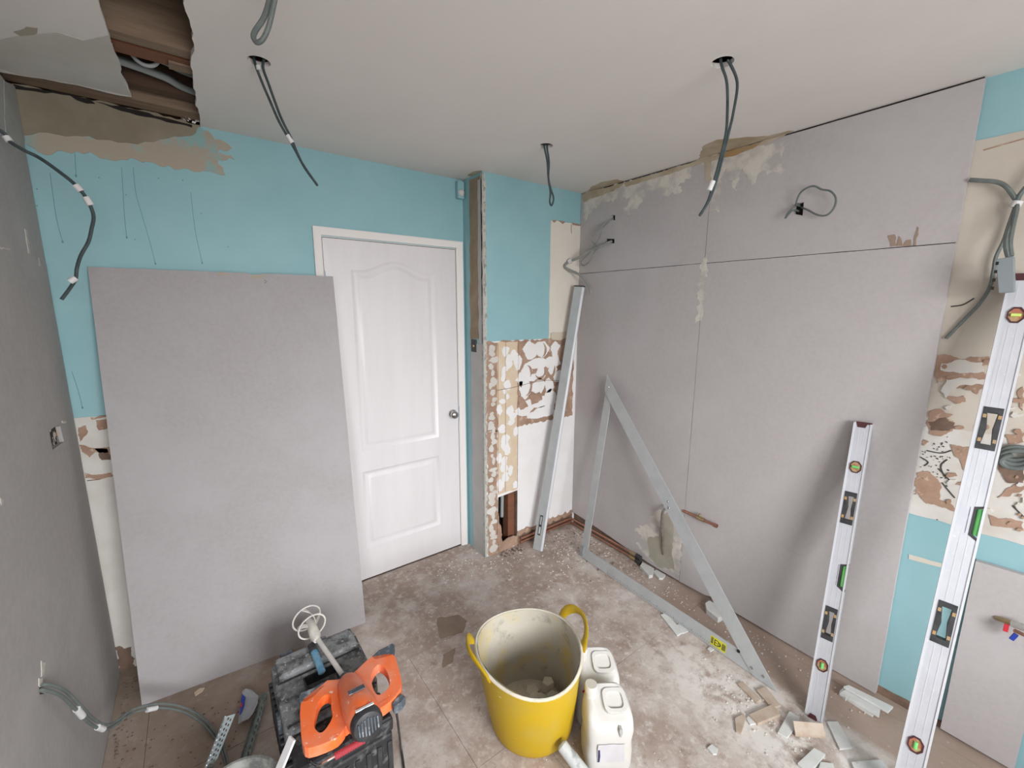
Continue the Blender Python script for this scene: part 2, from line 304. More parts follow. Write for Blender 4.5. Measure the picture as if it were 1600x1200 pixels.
for (y0, y1, z, r) in ((1.985, 2.01, 2.45, .010), (2.10, 2.22, 2.46, .012), (2.125, 2.25, 2.475, .011), (2.08, 2.17, 2.50, .011)):
    mk('conduit', G().tube(smooth_pts([(-.5, y0 - .02, z), (-.15, y0, z), (0, (y0 + y1) / 2 - .005, z + .004), (.12, y1, z), (.6, y1 + .05, z)]), r, 10), 'conduit', ceiling, smooth=40)
ring = [V((-.04 + .035 * math.cos(a), 1.985, 2.475 + .035 * math.sin(a) - .02)) for a in [math.pi * (.9 + 1.2 * k / 14) for k in range(15)]]
mk('conduit', G().tube(ring, .006, 8), 'conduit', ceiling, smooth=40)
mk('conduit', G().tube([V((-.02 + .03 * math.cos(a), 1.62 + .03 * math.sin(a), 2.45 + .005 * k)) for k, a in enumerate([2.4 + .3 * k for k in range(12)])], .006, 8), 'conduit', ceiling, smooth=40)
# stains along the ceiling edge
patch('C', [(924, 292), (940, 284), (965, 280), (978, 284), (970, 290), (940, 298), (915, 303)], 'stain', ceiling, 'damp_stain', t=.0012, amp=.006)
patch('C', [(980, 284), (1040, 266), (1092, 249), (1098, 228), (1120, 218), (1165, 214), (1200, 212), (1232, 204), (1240, 204), (1150, 236), (1060, 262), (979, 288)], 'stain', ceiling, 'damp_stain', t=.0012, amp=.004)
patch('C', [(0, 62), (20, 57), (90, 50), (130, 63), (170, 55), (181, 86), (189, 107), (188, 117), (205, 150), (120, 131.5), (70, 122.5), (30, 116.5), (-5, 106)], mat('grey_ceiling_skim', (.53, .50, .45), .9, var=(.60, .57, .53), scale=5, detail=7), ceiling, 'bare_skim', t=.0008, amp=.0012)
patch('C', [(22, 50), (42, 42), (60, 44), (58, 52), (32, 56)], 'peach', ceiling, 'bare_skim', t=.0012, amp=.003)
patch('C', [(730, 274), (740, 268), (752, 266), (756, 270), (740, 276)], 'stain', ceiling, 'damp_stain', t=.001, amp=.003)
# wall_back (door wall)
DX0, DX1, DZ = .566, 1.351, 1.994
g = G().plate([(L - .15, 0), (DX0, 0), (DX0, DZ), (DX1, DZ), (DX1, 0), (XB + .2, 0), (XB + .2, H + .0), (L - .15, H + .0)], [], (0, D, 0), (1, 0, 0), (0, 0, 1), (0, 1, 0), .12)
wb = mk('wall_back', g, 'teal'); wb['kind'] = 'structure'
patch('D', [(20, 132), (120, 152), (215, 172), (314, 196), (300, 212), (262, 216), (240, 222), (215, 226), (185, 224), (140, 214), (90, 210), (60, 206), (34, 212)], 'skim', wb, 'damp_skim', t=.006, amp=.006)
patch('D', [(33, 205), (60, 203), (100, 208), (180, 219), (215, 222), (262, 210), (312, 198), (330, 212), (362, 232), (340, 238), (366, 248), (340, 250), (352, 275), (318, 268), (280, 264), (240, 256), (212, 250), (165, 248), (140, 238), (100, 236), (75, 244), (52, 232), (38, 224)], 'peach', wb, 'bare_plaster', t=.003, amp=.009, step=.015)
patch('D', [(22, 133), (60, 140), (100, 147), (140, 156), (150, 164), (120, 158), (110, 150), (70, 146), (24, 140)], 'dark', wb, 'torn_edge', t=.008, amp=.004)
patch('D', [(150, 160), (200, 170), (262, 186), (300, 196), (300, 200), (250, 188), (190, 175)], 'dark', wb, 'torn_edge', t=.008, amp=.003)
for k in range(14):
    x = 285 + k * 2.2; q = uv('D', [(x, 186 + k * .5)])[0]; r = random.uniform(.002, .006)
    mk('torn_fibre', G().obox((q[0], D - .015, q[1] + random.uniform(-.01, .01)), V((1, 0, random.uniform(-1, 1))).normalized(), V((0, 1, 0)), V((random.uniform(-1, 1), 0, 1)).normalized(), r, .002, r * .7), 'white' if k % 3 else 'dkbrown', wb)
# dirt drips on the teal
drip = G()
for pts in ([(208, 262), (212, 300), (220, 330), (232, 370), (243, 412)], [(190, 262), (194, 330), (198, 371)], [(117, 240), (119, 275)], [(78, 270), (88, 340), (98, 378)], [(298, 300), (305, 360), (316, 411)], [(112, 580), (122, 610), (129, 637)]):
    pp = [hit(x, y, 1, D - .0002) for x, y in pts]; drip.tube(smooth_pts(pp), .0008, 4); drip.tube([pp[-1] + V((0, 0, -.004)), pp[-1] + V((0, 0, .004))], .003, 6)
for x, y in ((196, 305), (247, 279), (154, 278), (57, 296), (314, 334), (210, 375), (285, 282), (356, 386), (57, 322)): p = hit(x, y, 1, D - .001); drip.tube([p, p + V((.003, 0, .003))], .002, 5)
mk('drip_marks', drip, mat('drip_dirt', (.15, .28, .30), .7), wb, kind='stuff')
# stripped tile band at the bottom left of the door wall, behind the leaning board
zb1, zb0 = 1.185, .915
mk('stripped_band', G().plate(rough(rect(L - .02, 0, -.02, zb1), .03, .003, 4), [], (0, D, 0), (1, 0, 0), (0, 0, 1), (0, -1, 0), .004), 'whitep', wb)
for k, pts in enumerate([[(122, 668), (135, 664), (137, 674), (127, 690), (122, 680)], [(150, 656), (168, 654), (172, 668), (155, 672)], [(125, 694), (150, 700), (172, 698), (174, 708), (150, 706), (140, 714), (130, 706)], [(148, 700), (168, 700), (174, 718), (160, 718)], [(133, 738), (152, 742), (174, 738), (176, 744), (150, 748), (134, 746)], [(142, 652), (166, 648), (166, 651), (144, 655)]]):
    patch('D', pts, 'dkbrown' if k == 3 else 'brown', wb, 'brown_patch', t=.006, amp=.004, step=.015)
mk('band_crack', G().tube([hit(136, 751, 1, D - .004), hit(155, 749, 1, D - .004), hit(178, 742, 1, D - .004)], .002, 5), 'dkbrown', wb)
patch('D', [(178, 1010), (205, 1010), (212, 1060), (190, 1060)], 'dkbrown', wb, 'brown_patch', t=.006, amp=.01)
# wall_alcove: the nearer part of the rear wall with its return
HX0, HX1, HZ = 1.502, 1.667, .408
g = G().plate([(XB, 0), (HX0, 0), (HX0, HZ - .01), (HX1, HZ), (HX1, .0), (WT + .05, 0), (WT + .05, H), (XB, H)], [], (0, A, 0), (1, 0, 0), (0, 0, 1), (0, 1, 0), .03)
wa = mk('wall_alcove', g, 'teal'); wa['kind'] = 'structure'
gg = G().box((XB, A + .03, 0), (HX0 - .0, D, H)).box((HX1, A + .03, 0), (WT + .05, D, H)).box((HX0, A + .03, HZ + .03), (HX1, D, H)).box((HX0, A + .17, 0), (HX1, D, HZ + .03))
mk('wall_core', gg, 'teal', wa)
mk('hole_back', G().box((HX0, A + .16, 0), (HX1, A + .169, HZ + .03)), 'dark', wa)
for x0, x1 in ((HX0, HX0 + .004), (HX1 - .004, HX1)): mk('hole_side', G().box((x0, A - .001, 0), (x1, A + .17, HZ + .03)), 'dkbrown', wa)
for x, r in ((1.528, .012), (1.572, .012)): mk('buried_pipe', G().tube([(x, A + .05, .22), (x + .004, A + .05, HZ + .03)], r, 12), 'conduit', wa, smooth=40)
mk('old_batten', G().box((1.61, A + .03, 0), (1.662, A + .09, HZ + .03)), 'woodred', wa)
patch('A', [(777, 800), (782, 830), (786, 868), (779, 872), (776, 840)], 'brown', wa, 'brown_patch', t=.01, amp=.006)
mk('rubble_lip', G().plate(rough(rect(1.50, 0, 1.70, .075), .02, .01, 9), [], (0, A, 0), (1, 0, 0), (0, 0, 1), (0, -1, 0), .006), 'brown', wa)
patch('B', [(734, 282), (750, 275), (750, 400), (748, 530), (736, 530), (735, 400)], 'strip', wa, 'brown_plaster_strip', t=.004, amp=.006, step=.04)
patch('B', rect(D - .075, 1.415, A + .012, .0), 'greyskim', wa, 'grey_skim_strip', t=.003, px=False, amp=.005, step=.05)
patch('B', rect(A + .05, 2.36, A + .005, 1.42), 'greyskim', wa, 'grey_skim_strip', t=.0045, px=False, amp=.006, step=.04)
sw = mk('switch_back_box', G().box((XB - .006, 2.262, 1.362), (XB + .002, 2.322, 1.44)), 'black', wa, bev=.002)
mk('socket_screw', G().lathe([(.008, 0), (.006, .004)], (XB - .006, 2.29, 1.40), (-1, 0, 0), 10), 'brass', wa)
# corner bead, plastered over: wavy expanded metal wings on both faces
gg = G(); rnd = random.Random(2)
for k in range(60):
    z0 = .02 + k * .0395; w1 = .020 + rnd.uniform(-.004, .004)
    gg.plate(rough([(XB - .004, z0), (XB + w1, z0), (XB + w1 + rnd.uniform(-.006, .006), z0 + .0385), (XB - .004, z0 + .0385)], .015, .003, k), [], (0, A, 0), (1, 0, 0), (0, 0, 1), (0, -1, 0), .004)
    gg.plate(rough([(A - .003, z0), (A + .014, z0), (A + .014, z0 + .0385), (A - .003, z0 + .0385)], .015, .002, k + 70), [], (XB, 0, 0), (0, 1, 0), (0, 0, 1), (-1, 0, 0), .0045)
mk('corner_bead', gg, 'mesh', wa, kind='stuff')
mk('bead_nose', G().tube([(XB - .004, A - .004, 0), (XB - .004, A - .004, H - .02)], .003, 6), 'greyskim', wa)
# alcove finishes
mk('bare_plaster_panel', G().plate(rough(rect(XB + .008, .001, W + .024, 1.432), .04, .001, 3), [[(HX1 + .0, .04), (HX1, HZ), (HX0, HZ - .01), (HX0, .04)][::-1]], (0, A, 0), (1, 0, 0), (0, 0, 1), (0, -1, 0), .003), 'white', wa)
mk('bare_plaster_panel', G().plate(rough(rect(1.925, 1.432, W + .01, 2.197), .05, .002, 8), [], (0, A, 0), (1, 0, 0), (0, 0, 1), (0, -1, 0), .003), mat('cream_plaster', (.70, .65, .58), .85, var=(.66, .61, .54), scale=5), wa)
for pts in ([(861, 345), (869, 344), (866, 348)], [(873, 345), (883, 347), (878, 350)], [(893, 348), (907, 351), (906, 353), (895, 352)]): patch('A', pts, 'brown', wa, 'brown_patch', t=.006, amp=.002)
mk('hair_crack', G().tube([hit(893, 350, 1, A - .004), hit(892.5, 357, 1, A - .004), hit(893, 365, 1, A - .004)], .002, 5), 'dkbrown', wa)
mk('old_adhesive_band', G().plate(rough(rect(XB + .016, .86, 2.165, 1.43), .02, .007, 12), [], (0, A, 0), (1, 0, 0), (0, 0, 1), (0, -1, 0), .0045), 'brown', wa)
mk('old_adhesive_band', G().plate(rough(rect(XB + .018, .004, 1.50, .86), .02, .006, 22), [], (0, A, 0), (1, 0, 0), (0, 0, 1), (0, -1, 0), .0045), 'brown', wa)
mk('beige_strip', G().plate(rough(rect(1.50, HZ + .01, 1.66, 1.425), .03, .006, 13), [], (0, A, 0), (1, 0, 0), (0, 0, 1), (0, -1, 0), .0055), 'beige', wa)
# white adhesive left behind in dabs and rings
def blob(cx, cz, rx, rz, t, seed, m='white', name='adhesive_dab', th0=0, k=22):
    rnd = random.Random(seed); ph = [rnd.uniform(0, 6.3) for _ in range(4)]
    pts = [(cx + rx * (1 + .16 * math.sin(2 * a + ph[0]) + .10 * math.sin(3 * a + ph[1]) + .07 * math.sin(7 * a + ph[2])) * math.cos(a), cz + rz * (1 + .12 * math.sin(3 * a + ph[3]) + .07 * math.sin(6 * a + ph[0])) * math.sin(a)) for a in [2 * math.pi * i / k for i in range(k)]]
    return mk(name, G().plate(rough(pts, .006, .0022, seed), [], (0, A, 0), (1, 0, 0), (0, 0, 1), (0, -1, 0), t), m, wa)
rnd = random.Random(5)
for i, (px_, py_, rx, rz) in enumerate([(828, 548, .055, .06), (845, 545, .06, .055), (868, 550, .05, .07), (838, 568, .10, .035), (862, 566, .07, .04), (822, 580, .042, .045), (843, 580, .038, .045), (862, 576, .035, .04),
        (819, 607, .05, .075), (840, 602, .055, .06), (857, 602, .04, .05), (828, 590, .11, .025), (872, 588, .05, .04), (838, 628, .11, .04), (858, 622, .06, .06), (818, 641, .07, .04), (868, 632, .05, .07), (846, 644, .12, .04), (870, 648, .05, .03), (808, 566, .03, .05), (812, 592, .02, .05)]):
    q = uv('A', [(px_, py_)])[0]; blob(q[0], q[1], rx, rz, .007 + .0004 * (i % 4), i + 40)
for i in range(34):
    blob(rnd.uniform(1.445, 1.475), .04 + i * .041 + rnd.uniform(-.012, .012), rnd.uniform(.012, .035), rnd.uniform(.012, .03), .007 + .0004 * (i % 4), i + 90, 'whitep')
for i in range(26):
    blob(rnd.uniform(1.51, 1.65), .45 + i * .037 + rnd.uniform(-.01, .01), rnd.uniform(.014, .035), rnd.uniform(.015, .045), .0075 + .0004 * (i % 4), i + 140, 'white')
# crescent outlines of brown inside the dabs
for i, (px_, py_, r, a0, a1) in enumerate([(844, 547, .05, -1.3, 1.2), (822, 581, .045, -.9, 1.5), (843, 582, .045, -2.9, .1), (820, 606, .055, -1.5, .8), (841, 604, .06, .6, 2.6), (858, 578, .05, -1.2, .6), (836, 618, .05, 2.6, 4.2)]):
    q = uv('A', [(px_, py_)])[0]; o = []; inn = []
    for k in range(13):
        t = k / 12; a = a0 + (a1 - a0) * t; w_ = .016 * math.sin(math.pi * t) + .0015
        o.append((q[0] + r * math.cos(a), q[1] + r * math.sin(a))); inn.append((q[0] + (r - w_) * math.cos(a), q[1] + (r - w_) * math.sin(a)))
    mk('adhesive_crescent', G().plate(o + inn[::-1], [], (0, A, 0), (1, 0, 0), (0, 0, 1), (0, -1, 0), .0095), 'brown', wa)
for pts in ([(868, 600), (878, 590), (882, 610), (872, 640), (864, 640), (868, 618)], [(826, 618), (842, 612), (846, 624), (830, 632)], [(870, 548), (880, 536), (888, 532), (884, 562), (872, 560)], [(812, 618), (820, 628), (824, 634), (812, 640), (808, 622)]):
    patch('A', pts, 'brown', wa, 'brown_patch', t=.0098, amp=.006, step=.02)
mk('beige_flap', G().plate(rough(uv('A', [(860, 520), (888, 518), (886, 526), (872, 532), (860, 530)]), .02, .004), [], (0, A, 0), (1, 0, 0), (0, 0, 1), (0, -1, 0), .0105), mat('pale_beige', (.56, .49, .39), .9), wa)
mk('hair_crack', G().tube([hit(x, y, 1, A - .010) for x, y in ((776, 610), (800, 606), (830, 598), (855, 594), (876, 595))], .0014, 5), 'dkbrown', wa)
for x in (1.503, 1.562, 1.662): mk('panel_joint', G().tube([(x, A - .0075, HZ + .02), (x + .001, A - .0075, 1.42)], .0014, 5), 'brown', wa)
# bottom: torn skirting line, timber batten and copper pipes
mk('skirting_void', G().plate(rough(rect(1.67, 0, W, .085), .03, .006, 3), [], (0, A, 0), (1, 0, 0), (0, 0, 1), (0, -1, 0), .0065), 'dkbrown', wa)
for z, r, y in ((.024, .0095, .02), (.05, .0095, .022)):
    mk('copper_pipe', G().tube([(1.68, A - y, z), (2.165, A - y, z + .004)], r, 10), 'copper', wa, smooth=40)
mk('torn_plaster_lip', G().plate(rough(rect(1.67, .075, W, .105), .018, .012, 31), [], (0, A, 0), (1, 0, 0), (0, 0, 1), (0, -1, 0), .009), 'brown', wa)
# wall_right: teal wall and its plasterboards
g = G().box((WT, BY - .15, 0), (WT + .12, A + .3, H)); wr = mk('wall_right', g, 'teal'); wr['kind'] = 'structure'
mk('bare_wall_panel', G().plate(rough([(.345, 2.207), (-.9, 2.19), (-.9, 1.19), (.345, 1.19)], .05, .003, 6), [], (WT, 0, 0), (0, 1, 0), (0, 0, 1), (-1, 0, 0), .003), mat('cream_old_plaster', (.56, .51, .445), .85, var=(.50, .445, .38), scale=4, detail=7, bump=.2, bscale=12, spots=(.36, .30, .25), sscale=14, slo=.70, shi=.73), wr)
mk('bare_wall_panel', G().plate(rough([(.40, 1.20), (-.9, 1.20), (-.9, .835), (.40, .835)], .03, .003, 6), [], (WT, 0, 0), (0, 1, 0), (0, 0, 1), (-1, 0, 0), .0035), 'whitep', wr)
patch('T', [(1536, 234), (1600, 216), (1600, 218), (1537, 236)], 'brown', wr, 'hair_crack', t=.004, amp=0)
patch('T', [(1420, 866), (1480, 883), (1480, 889), (1420, 873)], mat('cream_line', (.62, .58, .50), .8), wr, 'paint_line', t=.002, amp=.001)
rp = [([(1463, 556), (1485, 555), (1500, 560), (1545, 557), (1548, 570), (1530, 572), (1540, 584), (1545, 600), (1528, 615), (1505, 606), (1486, 604), (1478, 596), (1466, 598), (1462, 580)], 'brown'),
      ([(1452, 642), (1470, 638), (1490, 648), (1480, 654), (1492, 658), (1488, 672), (1470, 682), (1452, 676)], 'brown'), ([(1451, 660), (1478, 652), (1492, 660), (1484, 672), (1455, 672)], 'dkbrown'),
      ([(1432, 738), (1450, 736), (1466, 748), (1472, 762), (1468, 780), (1492, 790), (1496, 800), (1470, 792), (1448, 786), (1430, 768)], 'brown'),
      ([(1486, 694), (1515, 698), (1518, 712), (1506, 735), (1500, 716), (1488, 706)], 'brown'), ([(1478, 620), (1508, 618), (1510, 628), (1496, 630)], 'brown'),
      ([(1572, 680), (1600, 676), (1600, 690), (1575, 694)], 'brown'), ([(1560, 725), (1600, 730), (1600, 752), (1575, 754)], 'dkbrown'), ([(1580, 760), (1600, 752), (1600, 766), (1560, 778)], 'brown'), ([(1545, 804), (1560, 808), (1600, 815), (1600, 828), (1550, 820)], 'brown'),
      ([(1590, 610), (1600, 604), (1600, 640), (1592, 636)], 'brown'), ([(1440, 690), (1446, 686), (1452, 690), (1444, 696)], 'brown')]
for k, (pts, m) in enumerate(rp): patch('T', pts, m, wr, 'brown_patch', t=.006 + .0007 * (m != 'brown') + .0002 * (k % 3), amp=.006, step=.014)
for k, pts in enumerate([[(1472, 568), (1500, 562), (1535, 566), (1538, 580), (1500, 584), (1470, 578)], [(1470, 610), (1480, 594), (1500, 590), (1540, 592), (1545, 600), (1500, 602), (1486, 612), (1478, 622)]]):
    patch('T', pts, 'whitep', wr, 'adhesive_dab', t=.0085, amp=.004, step=.014)
rnd = random.Random(21)
for k in range(34):
    x = rnd.choice((rnd.uniform(1452, 1545), rnd.uniform(1580, 1600))); y = rnd.choice((rnd.uniform(556, 680), rnd.uniform(735, 835))); a, b = rnd.uniform(3, 11), rnd.uniform(2, 5)
    if x + a > 1600: a = max(1, 1600 - x)
    if y > 800 and x < 1500: continue
    patch('T', [(x - a, y), (x - a * .3, y - b), (x + a * .7, y - b * .8), (x + a, y + b * .3), (x + a * .2, y + b), (x - a * .6, y + b * .7)], 'brown' if k % 3 else 'whitep', wr, 'brown_patch' if k % 3 else 'adhesive_dab', t=.0095 + .0002 * (k % 5), amp=.004, step=.01, seed=k + 300)
gg = G()
for pts in ([(1438, 714), (1450, 722), (1444, 728)], [(1466, 732), (1478, 744), (1484, 750), (1494, 754)], [(1472, 754), (1480, 764), (1492, 778)], [(1476, 745), (1470, 728), (1480, 718)], [(1582, 790), (1592, 800), (1600, 808)], [(1486, 479), (1505, 476), (1522, 466)], [(1448, 704), (1470, 708), (1486, 704)]):
    pp = [hit(x, y, 0, WT - .005) for x, y in pts]; gg.tube(smooth_pts(pp), .0022, 4)
rnd = random.Random(8)
for k in range(70):
    x = rnd.gauss(1462, 22); y = rnd.gauss(722, 24); p = hit(x, y, 0, WT - .005); gg.tube([p, p + V((0, rnd.uniform(-.006, .006), rnd.uniform(-.006, .006)))], rnd.uniform(.0008, .0022), 4)
mk('black_grout_marks', gg, mat('old_dark_marks', (.06, .055, .05), .8), wr, kind='stuff')
mk('wall_foot', G().plate(rough([(A, 0), (.05, 0), (.05, .03), (.325, .035), (.9, .05), (1.25, .06), (A, .11)], .04, .006), [], (WT, 0, 0), (0, 1, 0), (0, 0, 1), (-1, 0, 0), .008), 'dkbrown', wr)
def pb(name, pts, par, pl, m, t, step=.08, amp=.0006, holes=(), label=None):
    o, u, v, n, ax, val = PL[pl]; o = mk(name, G().plate(rough(pts, step, amp, len(pts) + int(pts[0][0] * 100)), holes, o, u, v, n, t, -t), m, par); 
    if label: o['label'] = label
    return o
T_ = .022
bl = [(2.178, .095), (1.95, .075), (1.80, .06), (1.60, .035), (1.45, .022), (1.2608, .018)]
pb('plasterboard', bl + [(1.2608, 1.8695), (2.178, 1.8695)], wr, 'R', 'board', T_)
pb('plasterboard', [(1.2586, .016), (1.10, .02), (1.05, .034), (1.02, .02), (.93, .018), (.75, .012), (.55, .008), (.327, .006), (.327, 1.866), (1.2586, 1.8685)], wr, 'R', 'board', T_)
hA = uv('R', [(955, 336), (961, 336), (961, 344), (956, 344)]); hB = uv('R', [(945, 373), (960, 373), (960, 380), (945, 380)]); hC = uv('R', [(1242, 318), (1256, 316), (1254, 337), (1240, 334)])
pb('plasterboard', [(2.178, 1.8725), (1.2608, 1.872), (1.2608, 2.391), (2.178, 2.391)], wr, 'R', 'board', T_, holes=[hA[::-1], hB[::-1]])
pb('plasterboard', [(1.2586, 1.8715), (.327, 1.869), (.327, 2.392), (1.2586, 2.391)], wr, 'R', 'board', T_, holes=[hC[::-1]])
gg = G().box((W + .006, 1.256, .02), (W + .015, 1.263, 2.38)).box((W + .006, .33, 1.865), (W + .015, 2.17, 1.875)).box((W + .008, .33, 2.38), (W + .02, 2.17, 2.3995)); mk('joint_gap', gg, 'dark', wr)
for h in (hA, hB, hC):
    q = [((a - sum(p[0] for p in h) / 4) * 1.3 + sum(p[0] for p in h) / 4, (b - sum(p[1] for p in h) / 4) * 1.3 + sum(p[1] for p in h) / 4) for a, b in h]
    mk('hole_back', G().plate(q, [], (W + T_, 0, 0), (0, 1, 0), (0, 0, 1), (1, 0, 0), .003), 'dark', wr)
pb('plasterboard', [(.128, .015), (-.062, .01), (-.062, .742), (.128, .735)], wr, 'R', 'board', T_, label='small lower plasterboard behind the long level')
# filler smears and stains on the boards
fm = [([(912, 306), (950, 292), (1010, 276), (1080, 256), (1080, 275), (1060, 290), (1066, 300), (1040, 305), (1030, 296), (1012, 298), (1000, 318), (985, 335), (975, 330), (985, 308), (960, 312), (940, 318), (925, 330), (914, 345)], 'filler'),
      ([(1085, 250), (1130, 240), (1180, 230), (1224, 222), (1222, 272), (1190, 268), (1176, 290), (1160, 262), (1150, 300), (1135, 262), (1128, 275), (1125, 330), (1112, 330), (1108, 262)], 'filler'),
      ([(1098, 405), (1106, 405), (1104, 440), (1096, 500), (1086, 505), (1092, 470), (1090, 440)], 'filler'),
      ([(1025, 798), (1052, 792), (1070, 815), (1066, 850), (1062, 900), (1040, 890), (1010, 868), (994, 850), (1002, 835), (990, 828), (1010, 818), (1018, 806)], 'filler')]
for k, (pts, m) in enumerate(fm): patch('R', pts, m, wr, 'filler_smear', t=.0012, amp=.011, step=.014)
patch('R', [(1034, 802), (1048, 800), (1054, 830), (1050, 860), (1054, 890), (1030, 886), (1014, 870), (1012, 840), (1030, 838)], 'fillerdamp', wr, 'filler_smear', t=.002, amp=.006, step=.02)
patch('R', [(910, 303), (940, 294), (975, 286), (968, 294), (942, 305), (930, 308), (911, 316)], 'stain', wr, 'damp_stain', t=.002, amp=.005)
patch('R', [(975, 286), (1092, 250), (1130, 240), (1196, 219), (1240, 205), (1200, 224), (1160, 238), (1130, 248), (1112, 252), (1110, 285), (1104, 285), (1100, 254), (1040, 274), (978, 292)], 'stain', wr, 'damp_stain', t=.002, amp=.003)
patch('R', [(1132, 238), (1190, 222), (1176, 232), (1150, 243), (1130, 246)], 'rust', wr, 'damp_stain', t=.0026, amp=.003)
for pts in ([(1387, 368), (1398, 366), (1402, 384), (1392, 385)], [(1402, 384), (1405, 368), (1408, 372), (1410, 384)], [(1426, 384), (1433, 354), (1435, 356), (1431, 384)], [(1410, 384), (1416, 376), (1424, 374), (1424, 384)]):
    patch('R', pts, mat('torn_paper', (.30, .22, .17), .9), wr, 'torn_paper', t=.0015, amp=.003, step=.012)
# wall_left: boarded
sock_l = uv('L', [(77, 673), (90, 664), (94, 666), (100, 690), (82, 703)])
cab_l = uv('L', [(61, 1074), (68, 1073), (70, 1084), (62, 1085)])
g = G().plate([(BY, 0), (BY, H), (D, H), (D, 0)], [rect(-1.2, .9, .1, 2.0)[::-1]], (L - .014, 0, 0), (0, 1, 0), (0, 0, 1), (-1, 0, 0), .12)
wl = mk('wall_left', g, 'whitep'); wl['kind'] = 'structure'
g = G().plate(rough([(.42, .0), (D - .025, .0), (D - .02, 1.2), (D - .012, H - .02), (.42, H - .02)], .08, .002, 3), [sock_l[::-1], cab_l[::-1]], (L, 0, 0), (0, 1, 0), (0, 0, 1), (-1, 0, 0), .0125)
mk('plasterboard', g, 'boardl', wl)
g = G().plate([(BY, .0), (.415, .0), (.415, H - .02), (BY, H - .02)], [rect(-1.2, .9, .1, 2.0)[::-1]], (L, 0, 0), (0, 1, 0), (0, 0, 1), (-1, 0, 0), .0125)
mk('plasterboard', g, 'boardl', wl)
mk('socket_hole_back', G().plate([(a, b) for a, b in rect(2.02, 1.11, 2.18, 1.26)], [], (L - .0126, 0, 0), (0, 1, 0), (0, 0, 1), (-1, 0, 0), .002), mat('torn_hole_inside', (.03, .025, .02), .9, var=(.6, .55, .5), scale=14, lo=.52, hi=.55, spots=(.5, .25, .05), sscale=22, slo=.6, shi=.62), wl)
patch('L', [(5, 125), (30, 140), (34, 170), (38, 222), (26, 228), (8, 214)], mat('grey_filler', (.36, .36, .345), .9, var=(.42, .42, .40), scale=12), wl, 'filler_smear', t=.0015, amp=.003)
for k, pts in enumerate([[(38, 358), (42, 360), (47, 395), (44, 396)], [(0, 386), (15, 388), (14, 391), (0, 388)], [(60, 402), (64, 414), (61, 416)], [(64, 1032), (70, 1036), (69, 1050), (64, 1058)], [(60, 1060), (66, 1060), (66, 1072), (60, 1072)], [(96, 658), (104, 658), (102, 661), (97, 661)], [(0, 778), (5, 782), (3, 790), (0, 786)]]):
    patch('L', pts, 'filler', wl, 'filler_smear', t=.0012, amp=.002, step=.01)
# wall behind the camera with its window
g = G().plate(rect(L - .15, 0, WT + .15, 2.68), [rect(-.34, .9, 1.30, 2.06)[::-1]], (0, BY, 0), (1, 0, 0), (0, 0, 1), (0, -1, 0), .12)
wf = mk('wall_front', g, 'teal'); wf['kind'] = 'structure'
for n_, ax in ((1, 1), (2, 0)):
    gg = G()
    if ax:
        for a, b in (((-.34, .90), (1.30, .95)), ((-.34, 2.01), (1.30, 2.06)), ((-.34, .9), (-.29, 2.06)), ((1.25, .9), (1.30, 2.06)), ((.46, .9), (.51, 2.06))): gg.box((a[0], BY - .09, a[1]), (b[0], BY - .03, b[1]))
    else:
        for a, b in (((-1.2, .90), (.1, .95)), ((-1.2, 1.95), (.1, 2.0)), ((-1.2, .9), (-1.15, 2.0)), ((.05, .9), (.1, 2.0))): gg.box((L - .09, a[0], a[1]), (L - .04, b[0], b[1]))
    mk('window_%d' % n_, gg, 'trim', kind='structure', bev=.004)
# ---------------------------------------------------------------- door
dr = mk('door_1', G().box((DX0 - .0, D - .002, 0), (DX0 + .003, D + .12, DZ)).box((DX1 - .003, D - .002, 0), (DX1, D + .12, DZ)).box((DX0, D - .002, DZ - .003), (DX1, D + .12, DZ)).box((DX0, D + .05, 0), (DX0 + .015, D + .07, DZ)).box((DX1 - .015, D + .05, 0), (DX1, D + .07, DZ)), 'trim', kind='structure')
def arch_prof(a, b):    # moulded architrave section: a inner edge, b outer edge
    return None
AO0, AO1, AZ = .527, 1.3905, 2.038
outer = [(AO0, 0), (AO0, AZ), (AO1, AZ), (AO1, 0)]
def archi(inset, th):
    return [V((AO0 + inset, D - th, 0)), V((AO0 + inset, D - th, AZ - inset)), V((AO1 - inset, D - th, AZ - inset)), V((AO1 - inset, D - th, 0))]
prof = [(0, 0), (0, .016), (.006, .018), (.016, .014), (.026, .012), (.036, .010), (.040, .006), (.040, 0)]
sec = [archi(i, t) for i, t in prof]
g = G(); vs = [p for s_ in sec for p in s_]; fs = [(i * 4 + k, i * 4 + k + 1, (i + 1) * 4 + k + 1, (i + 1) * 4 + k) for i in range(len(sec) - 1) for k in range(3)]
g.add(vs, fs); mk('architrave', g, 'trim', dr, smooth=35)
LX0, LX1, LZ = DX0 + .006, DX1 - .006, DZ - .006
def topc(x0, x1, z1, rise, n=24):
    out = []
    for k in range(n + 1):
        t = k / n; s = (2 * t - 1); b = math.cos(math.pi * min(1, abs(s) / .82) / 2) ** 2 if abs(s) < .82 else 0
        out.append((x1 + (x0 - x1) * t, z1 + rise * b))
    return out
def ploop(x0, z0, x1, z1, rise, d): return [(x0 + d, z0 + d), (x1 - d, z0 + d)] + topc(x0 + d, x1 - d, z1 - d, rise)
pan = [(.706, .812, 1.200, 1.835, .058), (.702, .205, 1.197, .688, 0)]
holes = [ploop(*q, 0)[::-1] for q in pan]
leaf = mk('door_leaf', G().plate(rect(LX0, .008, LX1, LZ), holes, (0, D + .001, 0), (1, 0, 0), (0, 0, 1), (0, 1, 0), .012).box((LX0, D + .013, .008), (LX1, D + .04, LZ)), 'door', dr)
